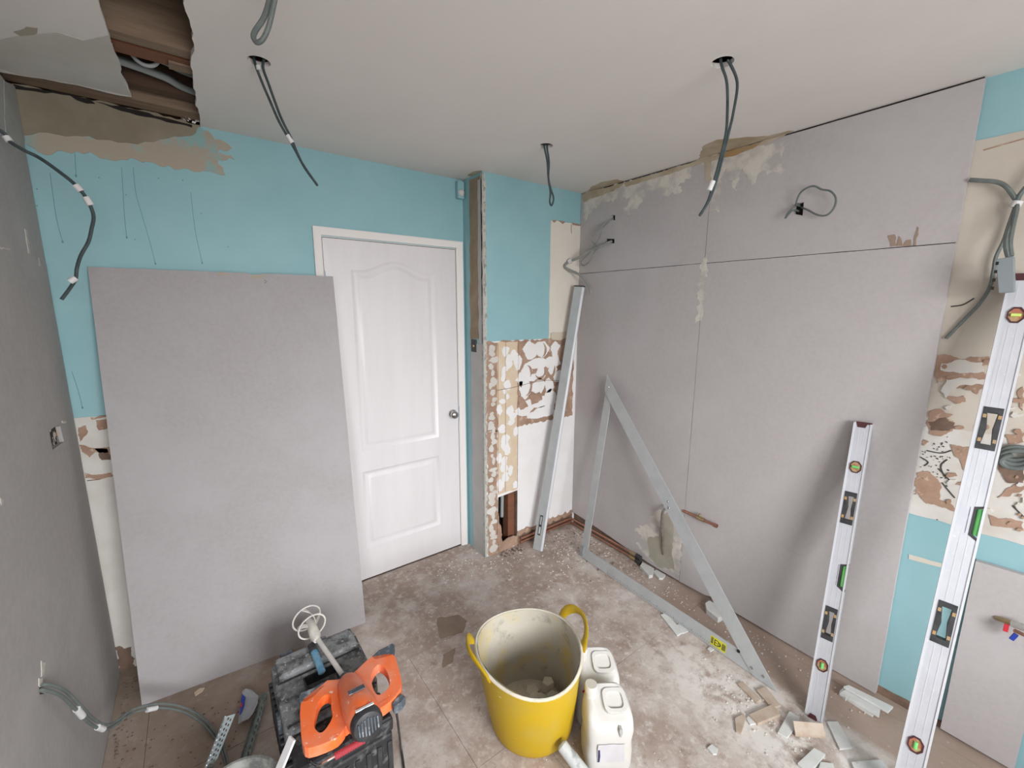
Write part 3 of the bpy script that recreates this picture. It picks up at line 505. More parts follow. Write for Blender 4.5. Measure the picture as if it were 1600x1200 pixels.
for q in pan:
    secs = [[V((x, D + .001 + dep, z)) for x, z in ploop(*q, d)] for d, dep in ((0, 0), (.006, .0035), (.014, .0085), (.020, .0095), (.026, .0095), (.040, .002), (.046, .0005), (.052, .0005))]
    g = G().loft(secs, False); l = ploop(*q, .052); g.plate(l, [], (0, D + .0015, 0), (1, 0, 0), (0, 0, 1), (0, 1, 0), .006)
    mk('moulded_panel', g, 'door', leaf, smooth=50)
mk('door_gap', G().box((DX0 + .003, D + .003, .0), (LX0, D + .03, DZ - .003)).box((LX1, D + .003, 0), (DX1 - .003, D + .03, DZ - .003)).box((DX0 + .003, D + .003, LZ), (DX1 - .003, D + .03, DZ - .003)), 'dark', dr)
mk('hinge', G().tube([(LX0 - .003, D - .004, 1.72), (LX0 - .003, D - .004, 1.82)], .006, 8), 'steel', dr, smooth=40)
kn = mk('door_knob', G().lathe([(.0, 0), (.026, 0), (.026, .004), (.018, .008), (.010, .012), (.010, .026), (.018, .032), (.0245, .040), (.026, .048), (.0235, .057), (.015, .063), (.0, .065)], (1.302, D + .0005, .955), (-.25, -1, 0), 28), 'chrome', leaf, smooth=40)
mk('latch_plate', G().box((DX1 - .006, D - .004, .90), (DX1 + .002, D + .004, 1.0)), 'steel', dr)
# ================================================================ THINGS
# motion sensor high on the door wall
t = thing('motion_sensor', 'small teal-painted alarm sensor under the ceiling right of the door', 'sensor', (1.39, D, 2.30))
mk('housing', G().box((1.352, D - .035, 2.285), (1.398, D - .0005, 2.385)), 'teal', t, bev=.006)
mk('lens', G().lathe([(.020, 0), (.020, .002), (.015, .008), (.008, .011), (0, .012)], (1.375, D - .035, 2.318), (0, -1, 0), 20), mat('sensor_lens', (.62, .60, .58), .4), t, smooth=50)
# leaning plasterboard
base = V((-.334, 2.124, 0)); u = (V((.573, 2.052, 0)) - base).normalized(); top = V((-.300, 2.385, 1.79)) - base
n = u.cross(top).normalized();  v = n.cross(u).normalized()
if n.y > 0: n = -n
v = (top - u * top.dot(u)).normalized(); n = u.cross(v).normalized(); n = n if n.y < 0 else -n
wdt, hgt = .905, 1.808
t = thing('plasterboard_sheet', 'large loose grey plasterboard sheet leaning on the wall and overlapping the door', 'plasterboard', base)
out = rough([(0, 0), (wdt, 0), (wdt, hgt), (.60, hgt), (.585, hgt - .008), (.545, hgt - .006), (.535, hgt), (.44, hgt), (.43, hgt - .006), (.40, hgt), (0, hgt)], .1, .0008, 4)
mk('gypsum_core', G().plate(out, [], base, u, v, -n, .0115, .0008), 'tile', t)
mk('face_paper', G().plate(out, [], base, u, v, -n, .0008), 'board2', t)
mk('torn_paper', G().plate(rough([(.535, hgt - .022), (.60, hgt - .026), (.60, hgt - .006), (.56, hgt - .006)], .01, .003), [], base, u, v, n, .0008), 'peach', t)
mk('torn_paper', G().plate(rough([(.42, hgt - .016), (.47, hgt - .012), (.46, hgt - .002), (.425, hgt - .002)], .01, .003), [], base, u, v, n, .0008), 'peach', t)
mk('pencil_curl', G().tube([base + u * (.60 + .01 * math.sin(a)) + v * (hgt - .03 - .015 * a / 3) + n * .002 for a in [0, .8, 1.6, 2.4, 3.2]], .001, 5), 'cable', t)
# --- straight edge
def frame(base, top, right):
    w_ = (V(top) - V(base)); ln = w_.length; w_.normalize(); r = V(right); r = (r - w_ * r.dot(w_)).normalized(); return w_, r, r.cross(w_).normalized(), ln
b0 = V((1.745, 2.045, 0)); w_, r, n, ln = frame(b0, (2.12, 2.095, 1.775), (.46, -.89, 0))
t = thing('straight_edge', 'long grey aluminium feather edge leaning in the corner of the alcove', 'straight edge', b0)
def bar(secpts, b, w_, r, n, l0, l1): return [[b + r * a + n * c + w_ * l for a, c in secpts] for l in (l0, l1)]
if n.dot(CAM - b0) < 0: n = -n
sec = [(-.034, 0), (-.034, .013), (.022, .016), (.034, .008), (.036, 0)]
mk('blade', G().loft(bar(sec, b0, w_, r, n, 0, ln)), 'alug', t)
mk('bright_edge', G().loft(bar([(.023, .0162), (.0345, .0085), (.036, .0086), (.0245, .0172)], b0, w_, r, n, .005, ln - .005)), 'alu', t)
mk('end_cap', G().loft(bar([(-.036, -.001), (-.036, .015), (.024, .018), (.037, .009), (.038, -.001)], b0, w_, r, n, ln, ln + .008)), 'black', t)
g = G()
for k, (l0, l1, a0, a1) in enumerate(((.235, .243, .002, .022), (.105, .113, .002, .022), (.11, .24, .002, .005), (.11, .24, .019, .022), (.165, .178, .004, .020))): g.loft([[b0 + w_ * l + r * (-a - .004 + .01) + n * (.0165 + h) for l, a in ((l0, a0), (l1, a0), (l1, a1), (l0, a1))] for h in (0, .001)])
mk('printed_badge', g, 'black', t)
mk('badge_letters', G().loft([[b0 + w_ * l + r * a + n * (.0165 + h) for l, a in ((.12, -.008), (.158, -.008), (.158, .0), (.12, .0))] for h in (0, .0008)]), 'tape', t)
# --- set square (large folding builder's square)
Bq = V((1.925, 1.822, .004)); Tq = V((2.166, 1.857, 1.185)); Cq = V((1.872, .594, .004))
t = thing('builders_square', 'large grey metal set square triangle standing on the floor against the boarded wall', 'square', (1.925, 1.822, 0))
uu = (Cq - Bq).normalized(); LN = (Cq - Bq).length; vv = (Tq - Bq); LV = vv.length; vv.normalize(); nn = uu.cross(vv).normalized()
if nn.x > 0: nn = -nn
o = Bq; wd = .068
mk('base_bar', G().plate([(0, 0), (LN - .02, 0), (LN - .15, wd), (0, wd)], [circ(LN - .175, wd - .004, .006, 10)[::-1]] and [], o, uu, vv, nn, .006), 'alug', t)
mk('upright_bar', G().plate([(0, 0), (wd * .85, 0), (wd * .85, LV - .10), (.0, LV - .02)], [], o, uu, vv, nn, .006, -.006), 'alug', t)
d_ = V((LN, -LV)).normalized() if False else None
a0 = (0.0, LV); a1 = (LN, 0.0); dl = math.hypot(LN, LV); dx, dy = (a1[0] - a0[0]) / dl, (a1[1] - a0[1]) / dl; px_, py_ = dy, -dx; px_, py_ = (px_, py_) if px_ < 0 else (-px_, -py_)
wh = .068
q = [(a0[0], a0[1] + .015), (a1[0] + .012, a1[1] + .0), (a1[0] - .012, 0), (a1[0] + px_ * wh - dx * .09, a1[1] + py_ * wh - dy * .09), (a0[0] + px_ * wh + dx * .10, a0[1] + py_ * wh + dy * .10)]
q = [(0, LV + .015), (LN + .012, 0), (LN - .09, 0), (LN + px_ * wh - dx * .16, py_ * wh - dy * .16), (px_ * wh + dx * .14, LV + py_ * wh + dy * .14), (0, LV - .09)]
mk('diagonal_bar', G().plate(q, [], o, uu, vv, nn, .004, .0065), 'alug', t)
def at2(a, b, h=.011): return o + uu * a + vv * b + nn * h
for a, b in ((.03, LV - .06), (LN * .5 + .0 - .032, LV * .5 - .012), (LN * .5 - .022, LV * .5 - .045), (LN - .05, .025), (LN - .10, .028), (.02, .03)):
    mk('rivet', G().lathe([(.007, 0), (.006, .0015), (.003, .0022), (0, .0024)], at2(a, b), nn, 12), 'chrome', t, smooth=40)
mk('pivot_notch', G().lathe([(.008, 0), (.008, .0006)], at2(LN - .165, wd - .006, .0108), nn, 12), 'dark', t)
mk('hinge_block', G().plate(rect(.004, .01, .03, .075), [], o, uu, vv, nn, .006, .006), 'steel', t)
g = G()
for k in range(70): g.plate(rect(.25 + k * .0105, .006, .2515 + k * .0105, .012 + .006 * (k % 5 == 0)), [], o, uu, vv, nn, .0005, .006)
mk('ruler_marks', g, 'black', t, kind='stuff')
lab = mk('safety_label', G().plate(rect(LN - .30, .010, LN - .222, .052), [], o, uu, vv, nn, .0006, .006), 'label', t, label='yellow label with black print')
g = G()
for a, b, c, d in ((.004, .006, .008, .036), (.010, .006, .014, .036), (.058, .006, .061, .036), (.063, .006, .066, .036), (.068, .006, .071, .036), (.073, .008, .0755, .034), (.020, .006, .024, .034), (.020, .030, .036, .034), (.020, .006, .036, .010), (.024, .018, .034, .0215), (.046, .012, .050, .030)):
    g.plate(rect(LN - .30 + a, .010 + b, LN - .30 + c, .010 + d), [], o, uu, vv, nn, .0005, .0066)
g.plate([(LN - .262, .016), (LN - .245, .030), (LN - .262, .044)], [[(LN - .259, .023), (LN - .250, .030), (LN - .259, .037)][::-1]], o, uu, vv, nn, .0005, .0066)
mk('label_print', g, 'black', lab)
# --- spirit levels
def level(label, b0, top, yawn, width, dep, length, vials, handles, m='aluw'):
    w_, r, n, ln = frame(b0, top, yawn); n = r.cross(w_)
    if n.dot(CAM - V(b0)) < 0: n = -n
    b0 = V(b0); t = thing('spirit_level', label, 'level', b0); ln = length; hw = width / 2
    hs = [rect(-hw * .62, z - hz, hw * .5, z + hz)[::-1] for z, hz in handles]
    P = lambda z, hz: [(-hw * .60, z - hz), (hw * .60, z - hz), (hw * .60, z + hz), (-hw * .60, z + hz)]
    hs = [P(z, hz)[::-1] for z, hz in handles]; notch = [(z, hz) for k, z, hz in vials if k == 'edge']
    out = [(-hw, 0), (hw, 0)]
    for z, hz in notch: out += [(hw, z - hz - .02), (hw - .024, z - hz), (hw - .024, z + hz), (hw, z + hz + .012)]
    out += [(hw, ln), (hw * .45, ln), (hw * .3, ln - .02), (-hw * .5, ln - .02), (-hw * .7, ln), (-hw, ln)]
    body = mk('body', G().plate(out, hs, b0, r, w_, n, dep, -dep), m, t, bev=.0015)
    g = G()
    for s in (-1, 1): g.plate(rect(s * hw - (.006 if s > 0 else 0), .003, s * hw + (.006 if s < 0 else 0), ln - .004), [], b0, r, w_, n, .0025)
    for s in (-.28, .28):
        zs = [0] + sorted([e for z, hz in handles for e in (z - hz, z + hz)] + [e for k, z, hz in vials for e in (z - hz, z + hz)]) + [ln - .02]
        for i in range(0, len(zs) - 1, 2): g.plate(rect(s * hw - .0008, zs[i] + .006, s * hw + .0008, zs[i + 1] - .006), [], b0, r, w_, n, .0006)
    if notch: 
        z, hz = notch[0]; g.v = g.v; 
    mk('edge_rib', g, 'alu', t)
    for z, hz in handles:
        i = P(z, hz); k = [(-hw * .36, z - hz + .014), (-hw * .18, z), (-hw * .36, z + hz - .014), (hw * .36, z + hz - .014), (hw * .22, z), (hw * .36, z - hz + .014)]
        o2 = [(-hw * .66, z - hz - .004), (hw * .66, z - hz - .004), (hw * .66, z + hz + .004), (-hw * .66, z + hz + .004)]
        h = mk('hand_hold', G().plate(o2, [k], b0, r, w_, n, dep + .004, -dep - .001), 'black', t, bev=.001)
        for s, zz in ((-1, .6), (-1, -.6), (1, .6), (1, -.6)): mk('orange_insert', G().plate(rect(s * hw * .5 - .004, z + zz * hz - .006, s * hw * .5 + .004, z + zz * hz + .006), [], b0, r, w_, n, .0008, .003), 'rust', h)
    for kd, z, hz in vials:
        if kd == 'edge':
            e = mk('edge_vial_frame', G().plate([(hw - .0265, z - hz - .003), (hw - .001, z - hz - .020), (hw - .001, z - hz - .012), (hw - .020, z - hz + .004), (hw - .020, z + hz - .004), (hw - .001, z + hz + .006), (hw - .001, z + hz + .012), (hw - .0265, z + hz + .003)], [], b0, r, w_, n, dep, -dep + .001), 'black', t)
            c_ = b0 + r * (hw - .0105) - n * (dep * .45)
            mk('vial', G().tube([c_ + w_ * (z - hz), c_ + w_ * (z + hz)], .0095, 14), 'green', e, smooth=40)
            mk('printed_scale', G().plate(rect(-hw * .05, z - hz, -hw * .05 + .0015, z + hz), [], b0, r, w_, n, .0005), 'dkgrey', t)
        else:
            a8 = [(.021 * math.cos(a) * 1.0, z + hz * math.sin(a)) for a in [math.pi / 8 + k * math.pi / 4 for k in range(8)]]; i8 = [(x * .82, z + (y - z) * .82) for x, y in a8]
            e = mk('vial_frame', G().plate(a8, [i8[::-1]], b0, r, w_, n, .004), 'dkred', t)
            f8 = mk('vial_face', G().plate(i8, [], b0, r, w_, n, .001), 'vial', e)
            ang = {'h': 0, 'v': math.pi / 2, 'd': math.pi / 4 * 3}[kd[0]]
            dd = r * math.cos(ang) + w_ * math.sin(ang); c_ = b0 + w_ * z + n * .003
            mk('vial', G().tube([c_ - dd * .011, c_ + dd * .011], .0055, 12), 'green' if kd != 'hy' else 'vialy', e, smooth=40)
    mk('end_cap', G().plate([(-hw * .72, ln + .002), (hw * .98, ln + .002), (hw * .98, ln - .006), (hw * .5, ln - .006), (hw * .32, ln - .021), (-hw * .5, ln - .021)], [], b0, r, w_, n, dep + .003, -dep - .001), 'dkred', t)
    mk('end_cap', G().plate([(-hw * .6, -.004), (hw * .4, -.004), (hw * .4, .004), (hw * .2, .014), (-hw * .4, .014)], [], b0, r, w_, n, dep + .004, -dep - .001), 'dkred', t)
    return t
level('shorter silver spirit level leaning against the grey boarded wall', (1.853, .443, .004), (2.172, .502, 1.182), (.10, -.99, 0), .060, .028, 1.215,
      [('v', .215, .026), ('edge', .585, .042), ('h', 1.03, .026)], [(.385, .062), (.86, .062)])
level('longer silver spirit level leaning at the right beneath the grey junction box', (1.722, .148, .004), (2.168, .150, 1.745), (.12, -.99, 0), .067, .028, 1.80,
      [('v', .22, .028), ('edge', .985, .044), ('hy', 1.665, .028)], [(.635, .066), (1.29, .066)])
# --- flexible tub
hA_ = fl(738, 1022, .375); hB_ = fl(899, 975, .375); ax_ = (hB_ - hA_); ax_.z = 0; ax_.normalize(); bx_ = V((-ax_.y, ax_.x, 0))
c0 = V((.935, 1.118, 0)); c1 = V((.885, 1.088, 0)); HT = .385
def tubp(tt, a, off=0):
    c = c0.lerp(c1, tt); ra = (.158 + .036 * tt ** .8) - off; rb = (.158 + .058 * tt ** .8) - off
    zz = HT * tt + (.014 * math.cos(2 * a) * tt ** 3)
    return c + ax_ * ra * math.cos(a) + bx_ * rb * math.sin(a) + V((0, 0, zz))
n = 48; t = thing('flexible_tub', 'tall yellow rubber builders tub with two loop handles and dried plaster inside', 'tub', c0)
A_ = [2 * math.pi * k / n for k in range(n)]
g = G(); secs = [[c0.lerp(tubp(0, a), .9) + V((0, 0, 0)) for a in A_], [tubp(.0, a) + V((0, 0, .008)) for a in A_]] + [[tubp(tt, a) for a in A_] for tt in (.06, .15, .3, .45, .6, .75, .88, .95, .975)]
secs += [[tubp(.98, a, -.006) for a in A_], [tubp(1, a, -.006) for a in A_], [tubp(1.0, a, .004) for a in A_]]
g.loft(secs, False); g.add([c0 + V((0, 0, 0))] + secs[0], [(0, 1 + (k + 1) % n, 1 + k) for k in range(n)])
mk('tub_wall', g, 'yellow', t, smooth=50)
rr = random.Random(3)
secs = [[tubp(tt, a, .005 + .004 * rr.random()) + V((0, 0, .001)) for a in A_] for tt in (1.0, .96, .9, .8, .65, .5, .35, .2, .09)]
mk('dried_plaster_lining', G().loft(secs, False), 'tubin', t, smooth=60)
g = G().loft([[tubp(1.0, a, o_) + V((0, 0, z)) for a in A_] for o_, z in ((-.0065, -.002), (-.004, .003), (.002, .004), (.006, -.001))], False)
mk('plaster_crusted_rim', g, 'plasterdry', t, smooth=60)
secs = [[tubp(.09, a, .004 + (.15) * f) + V((0, 0, .018 * math.sin(3 * a + 5 * f) * f + .012 * rr.random() * (f > 0) + .02 * f)) for a in A_] for f in (0, .2, .45, .7, .98)]
mk('dried_plaster_bed', G().loft(secs), 'plasterdry', t, smooth=60)
for k, (dx, dy, dz, s, h) in enumerate(((.01, -.02, .065, .045, .03), (.085, -.03, .06, .03, .018), (-.07, .03, .055, .028, .02), (.04, .05, .05, .03, .02), (.10, .02, .08, .025, .02))):
    q = rough([(c0.x + dx + s * math.cos(a), c0.y + dy + s * math.sin(a)) for a in [k + i * math.pi / 2.5 for i in range(5)]], .02, .004, k); mk('plaster_lump', G().plate(q, [], (0, 0, dz - .02), (1, 0, 0), (0, 1, 0), V((.15, .1, 1)).normalized(), h + .02), 'plasterdry', t, bev=.003)
for s, hh in ((-1, .06), (1, .07)):
    a_c = math.pi if s < 0 else 0.0; pts = []
    for k in range(13):
        th = math.pi * k / 12; a = a_c + .40 * math.cos(th)
        p = tubp(.97, a, -.006); outw = ax_ * s * .030 * math.sin(th); pts.append(p + outw + V((0, 0, hh * math.sin(th) ** .8)))
    gg = G()
    sec = []
    for i, p in enumerate(pts):
        tn = (pts[min(i + 1, 12)] - pts[max(i - 1, 0)]).normalized(); ra = tn.cross(ax_).normalized(); wv = .012 + .008 * abs(math.cos(math.pi * i / 12)); sec.append([p + ra * wv * math.cos(q) + ax_ * .006 * math.sin(q) for q in [2 * math.pi * j / 10 for j in range(10)]])
    gg.loft(sec); mk('handle', gg, 'yellow', t, smooth=50)
# --- jerry cans
def sup(c, ux, uy, rx, ry, z, n=32, e=.45):
    out = []
    for k in range(n):
        a = 2 * math.pi * k / n; ca, sa = math.cos(a), math.sin(a)
        out.append(c + ux * (rx * math.copysign(abs(ca) ** e, ca)) + uy * (ry * math.copysign(abs(sa) ** e, sa)) + V((0, 0, z if not callable(z) else z(ca, sa))))
    return out
def can(label, c, ang, dented, h=.285):
    ux = V((math.cos(ang), math.sin(ang), 0)); uy = V((-ux.y, ux.x, 0)); c = V(c); t = thing('jerry_can', label, 'can', c, 'white plastic cans beside the yellow tub')
    sh = lambda z0, k: (lambda ca, sa: z0 + k * sa)
    secs = [sup(c, ux, uy, .060, .045, 0), sup(c, ux, uy, .078, .060, .004), sup(c, ux, uy, .084, .066, .02), sup(c, ux, uy, .0855, .068, .08)]
    if dented: secs += [sup(c, ux, uy, .082, .064, .12), sup(c - uy * .002, ux, uy, .087, .068, .165)]
    else: secs += [sup(c, ux, uy, .0855, .068, .165)]
    secs += [sup(c, ux, uy, .0845, .067, sh(.200, .012)), sup(c, ux, uy, .080, .062, sh(.222, .022)), sup(c + uy * .004, ux, uy, .070, .052, sh(.236, .026)), sup(c + uy * .006, ux, uy, .058, .042, sh(.240, .026))]
    mk('body', G().loft(secs), 'canw', t, smooth=50)
    cc = c + ux * -.055 + uy * .030 + V((0, 0, .258))
    mk('cap', G().lathe([(.021, -.035), (.021, 0), (.0235, 0), (.0235, .024), (.021, .027), (0, .027)], cc, (0, 0, 1), 24), 'cap', t, smooth=40)
    # moulded grip: raised frame round a recessed pad
    o = c + ux * .024 + uy * .002 + V((0, 0, .236)); vv = (uy + V((0, 0, .42))).normalized(); nz = ux.cross(vv).normalized()
    mk('grip_frame', G().plate(sup2(.042, .040), [sup2(.029, .026)[::-1]], o, ux, vv, nz, .026, -.014), 'canw', t, bev=.006)
    mk('grip_recess', G().plate(sup2(.031, .028), [], o, ux, vv, nz, .010, -.014), 'canw', t)
    if dented:
        mk('grip_slot', G().plate([(0, -.016), (.006, .004), (.004, .018), (-.006, .020), (-.007, .010)], [], o + ux * .004 - uy * .062 + V((0, 0, -.052)) , ux, V((0, 0, 1)), -uy, .016), mat('slot_shadow_grey', (.40, .39, .37), .6), t)
        mk('paper_label', G().plate(rough(rect(-.048, .062, .046, .135), .02, .003, 4), [], c - uy * .068, ux, V((0, 0, 1)), -uy, .0015), 'paper', t, bev=.0005)
        mk('label_print', G().plate([(-.048, .066), (-.042, .066), (-.040, .09), (-.042, .115), (-.048, .115)], [], c - uy * .0696, ux, V((0, 0, 1)), -uy, .001), 'navy', t)
    else:
        for a0, a1, m in ((-.07, -.058, 'red'), (-.058, .028, 'navy'), (.030, .05, 'red')): mk('label_stripe', G().plate(rect(a0, .172, a1, .182), [], c - uy * .0672, ux, V((0, 0, 1)), -uy, .0012), m, t)
def sup2(rx, ry, n=20, e=.5): return [(rx * math.copysign(abs(math.cos(a)) ** e, math.cos(a)), ry * math.copysign(abs(math.sin(a)) ** e, math.sin(a))) for a in [2 * math.pi * k / n for k in range(n)]]
can('dented white plastic jerry can with a crumpled grey label, nearer of the two', (1.062, .845, 0), -.58, True)
can('white plastic jerry can behind the dented one, with a navy and red stripe', (1.158, .985, 0), -.60, False)
# plastic tube at the tub's foot
a = fl(877, 1163, .10); b = fl(925, 1225, .03); t = thing('filler_tube', 'plaster-spattered grey tube standing tilted against the yellow tub', 'tube', (b.x, b.y, 0)); d_ = (b - a).normalized()
mk('tube_body', G().tube([a, a + d_ * .004, a + d_ * .05, b], [.017, .021, .0225, .0235], 20), 'sock', t, smooth=40)
mk('tube_end', G().tube([a - d_ * .003, a + d_ * .002], [.015, .018], 20), 'conduit', t, smooth=40)
# --- tool case
X0, X1, Y0, YM, Y1 = .098, .398, 1.165, 1.305, 1.628
t = thing('tool_case', 'black plastic tool case thick with plaster dust on the floor before the loose board', 'case', (.25, 1.40, 0))
mk('body', G().box((X0 + .012, Y0, 0), (X1 - .012, Y1 - .015, .275)), 'dustylight', t, bev=.008)
lid = mk('lid', G().plate([(X0 + .02, YM), (X1 - .02, YM), (X1, YM + .03), (X1, Y1 - .02), (X1 - .03, Y1), (X0 + .03, Y1), (X0, Y1 - .02), (X0, YM + .03)], [rect(.185, 1.375, .30, 1.50)[::-1]], (0, 0, .262), (1, 0, 0), (0, 1, 0), (0, 0, 1), .073), 'dusty', t, bev=.008)
mk('recess_floor', G().box((.18, 1.37, .275), (.305, 1.505, .292)), 'dusty', lid)
mk('recess_wall', G().plate(rect(.182, 1.372, .303, 1.503), [rect(.19, 1.38, .295, 1.495)[::-1]], (0, 0, .292), (1, 0, 0), (0, 1, 0), (0, 0, 1), .036), 'black', lid)
mk('rear_ridge', G().box((X0 + .015, 1.515, .33), (X1 - .012, Y1 - .012, .358)), 'dusty', lid, bev=.009)
mk('lid_seam', G().box((X0 + .01, 1.507, .33), (X1 - .01, 1.513, .3365)), 'black', lid)
mk('lid_seam', G().box((X0 + .01, 1.318, .33), (X1 - .01, 1.323, .3365)), 'black', lid)
mk('ridge_panel', G().box((.215, 1.515, .356), (.345, 1.60, .361)), 'dusty', lid, bev=.004)
mk('front_deck', G().box((X0 + .008, Y0 + .005, .268), (X1 - .004, YM - .004, .318)), 'dustylight', t, bev=.012)
for k in range(5): mk('deck_rib', G().box((.30, Y0 + .012 + k * .026, .312), (X1 - .012, Y0 + .020 + k * .026, .323)), 'black', t, bev=.002)
for k in range(3): mk('deck_rib', G().box((.14 + k * .05, Y0 + .01, .312), (.155 + k * .05, Y0 + .09, .322)), 'black', t, bev=.002)
for k in range(15): mk('side_fin', G().obox((X0 + .002, Y0 + .03 + k * .030, .18), V((1, 0, 0)), V((0, 1, 0)), V((0, .35, 1)).normalized(), .012, .006, .07), 'black', t, bev=.002)
for k in range(8): mk('front_rib', G().box((X0 + .03 + k * .034, Y0 - .006, .02), (X0 + .045 + k * .034, Y0 + .004, .25)), 'black', t, bev=.002)
for x, y in ((.155, 1.622), (.272, 1.622)):
    c_ = mk('latch', G().box((x - .022, y - .002, .27), (x + .022, y + .014, .352)), 'dkgrey', t, bev=.003)
mk('side_latch', G().box((X0 - .010, 1.40, .20), (X0 + .004, 1.44, .30)), 'dkgrey', t, bev=.003)
hp = [fl(x, y, z) for x, y, z in ((588, 1118, .325), (592, 1136, .345), (576, 1152, .358), (520, 1184, .358), (498, 1196, .345), (486, 1190, .325))]
hd = mk('carry_handle', G().tube(smooth_pts(hp, 5), .0035, 8), 'chrome', t, smooth=40)
a, b = hp[2].lerp(hp[3], .12), hp[2].lerp(hp[3], .95); g = G(); g.tube([a.lerp(b, k / 24) for k in range(25)], [.0085 + .0018 * (k % 2) for k in range(25)], 12); mk('grip', g, 'redgrip', hd, smooth=30)
# blue tube lying on the lid recess
a = fl(487, 1008, .382); b = fl(503, 1050, .360); t = thing('blue_tube', 'short dusty blue tube with a black end lying on the tool case lid', 'tube', (b.x, b.y, .34))
mk('tube_body', G().tube([a.lerp(b, .25), b], .0125, 16), 'blued', t, smooth=40); mk('end_cap', G().tube([a, a.lerp(b, .27)], .0145, 16), 'black', t, smooth=40)
# --- paddle mixer lying on the case
Z = .385
t = thing('paddle_mixer', 'orange two-handled electric paddle mixer lying on the dusty tool case', 'mixer', fl(560, 1095, .34))
def P2(pts, z=Z): return [(p.x, p.y) for p in (fl(x, y, z) for x, y in pts)]
body_px = [(512, 1068), (533, 1066), (553, 1056), (568, 1042), (580, 1032), (592, 1029), (614, 1027), (621, 1042), (628, 1072), (624, 1086), (610, 1102), (595, 1112), (588, 1108), (584, 1128), (545, 1138), (538, 1146), (528, 1158), (508, 1168), (482, 1176), (473, 1168), (470, 1140), (470, 1106), (484, 1090), (500, 1078)]
hr = [(585, 1050), (592, 1044), (601, 1049), (607, 1060), (609, 1074), (604, 1084), (594, 1091), (587, 1088), (582, 1076), (580, 1062)]
hl = [(497, 1106), (503, 1096), (512, 1091), (517, 1096), (518, 1112), (520, 1124), (514, 1138), (504, 1150), (496, 1148), (491, 1136)]
def rsm(pts, k=3): 
    q = smooth_pts([V((x, y, 0)) for x, y in pts + [pts[0]]], k)[:-1]; return [(p.x, p.y) for p in q]
bo = P2(rsm(body_px, 2)); h1 = P2(rsm(hr)); h2 = P2(rsm(hl))
def inset(pts, f, cx=None):
    cx = sum(p[0] for p in pts) / len(pts); cy = sum(p[1] for p in pts) / len(pts); return [(cx + (x - cx) * f, cy + (y - cy) * f) for x, y in pts]
hs_ = mk('handle_frame', G().plate(bo, [h1, h2], (0, 0, Z - .02), (1, 0, 0), (0, 1, 0), (0, 0, 1), .034), 'orange', t, bev=.009)
mc = fl(560, 1098, Z + .01); md = (fl(572, 1135, .46) - fl(548, 1070, .385)); md.normalize()
gb = fl(545, 1072, Z)
ax2 = (fl(572, 1128, .43) - fl(543, 1066, .385)); l2 = ax2.length; ax2.normalize()
mk('gear_housing', G().lathe([(.012, -.012), (.026, -.008), (.036, .012), (.042, .05), (.046, l2 * .55)], fl(543, 1066, .385), ax2, 28), 'orange', t, smooth=45)
mo = mk('motor_housing', G().lathe([(.046, l2 * .5), (.049, l2 * .58), (.049, l2 * .92), (.045, l2 * .98)], fl(543, 1066, .385), ax2, 28), 'orange', t, smooth=45)
ce_ = fl(543, 1066, .385) + ax2 * l2 * .96
mcap = mk('vent_cap', G().lathe([(.040, 0), (.0455, .006), (.0455, .022), (.040, .032), (.028, .036), (0, .037)], ce_, ax2, 28), 'black', t, smooth=40)
side = ax2.cross(V((0, 0, 1))).normalized(); upv = side.cross(ax2)
for k in range(-3, 4): mk('vent_slat', G().obox(ce_ + ax2 * .037 + side * k * .009 + upv * (.004), side, upv, ax2, .0022, .026 - abs(k) * .003, .003), 'dkgrey', mcap, bev=.001)
mk('dust_smear', G().obox(ce_ + ax2 * .012 + upv * .0455, side, ax2, upv, .026, .004, .0014), 'tape', mcap)
mk('rating_plate', G().obox(fl(543, 1066, .385) + ax2 * l2 * .62 + upv * .0505 - side * .0, side, ax2, upv, .024, .010, .0012), 'dkgrey', t)
mk('switch_grip', G().plate(P2([(580, 1030), (590, 1020), (602, 1014), (613, 1008), (617, 1010), (615, 1027), (598, 1032), (584, 1034)], Z + .005), [], (0, 0, Z - .014), (1, 0, 0), (0, 1, 0), (0, 0, 1), .028), 'dkgrey', t, bev=.003)
mk('switch_grip', G().plate(P2([(466, 1096), (470, 1086), (490, 1078), (506, 1068), (509, 1075), (498, 1086), (478, 1101), (470, 1102)], Z + .005), [], (0, 0, Z - .014), (1, 0, 0), (0, 1, 0), (0, 0, 1), .028), 'dkgrey', t, bev=.003)
mk('rubber_corner', G().plate(P2([(612, 1102), (626, 1086), (634, 1091), (628, 1100), (616, 1108)]), [], (0, 0, Z - .022), (1, 0, 0), (0, 1, 0), (0, 0, 1), .03), 'dkgrey', t, bev=.003)
sh0 = fl(543, 1066, .385); sh1 = fl(492, 992, .415); 
mk('shaft', G().tube([sh0, sh0.lerp(sh1, .85), sh1], [.0085, .0085, .012], 14), 'filler', t, smooth=40)
mk('collar', G().tube([sh0, sh0.lerp(sh1, .12)], [.020, .014], 16), 'dkgrey', t, smooth=40)
hub = fl(487, 978, .42); axs = (hub - sh0).normalized(); pd = mk('paddle_hub', G().tube([sh1.lerp(hub, -.6), sh1.lerp(hub, -.2), hub, hub + axs * .035], [.011, .019, .017, .012], 14), 'filler', t, smooth=40)
sx = axs.cross(V((0, 0, 1))).normalized(); sy = sx.cross(axs)
for cofs, R_, ph in ((.050, .052, 0), (-.004, .050, .5)):
    cc = hub + axs * cofs; mk('paddle_ring', G().tube([cc + (sx * math.cos(a) + sy * math.sin(a)) * R_ for a in [2 * math.pi * k / 28 for k in range(29)]], .0032, 8, False), 'filler', t, smooth=40)
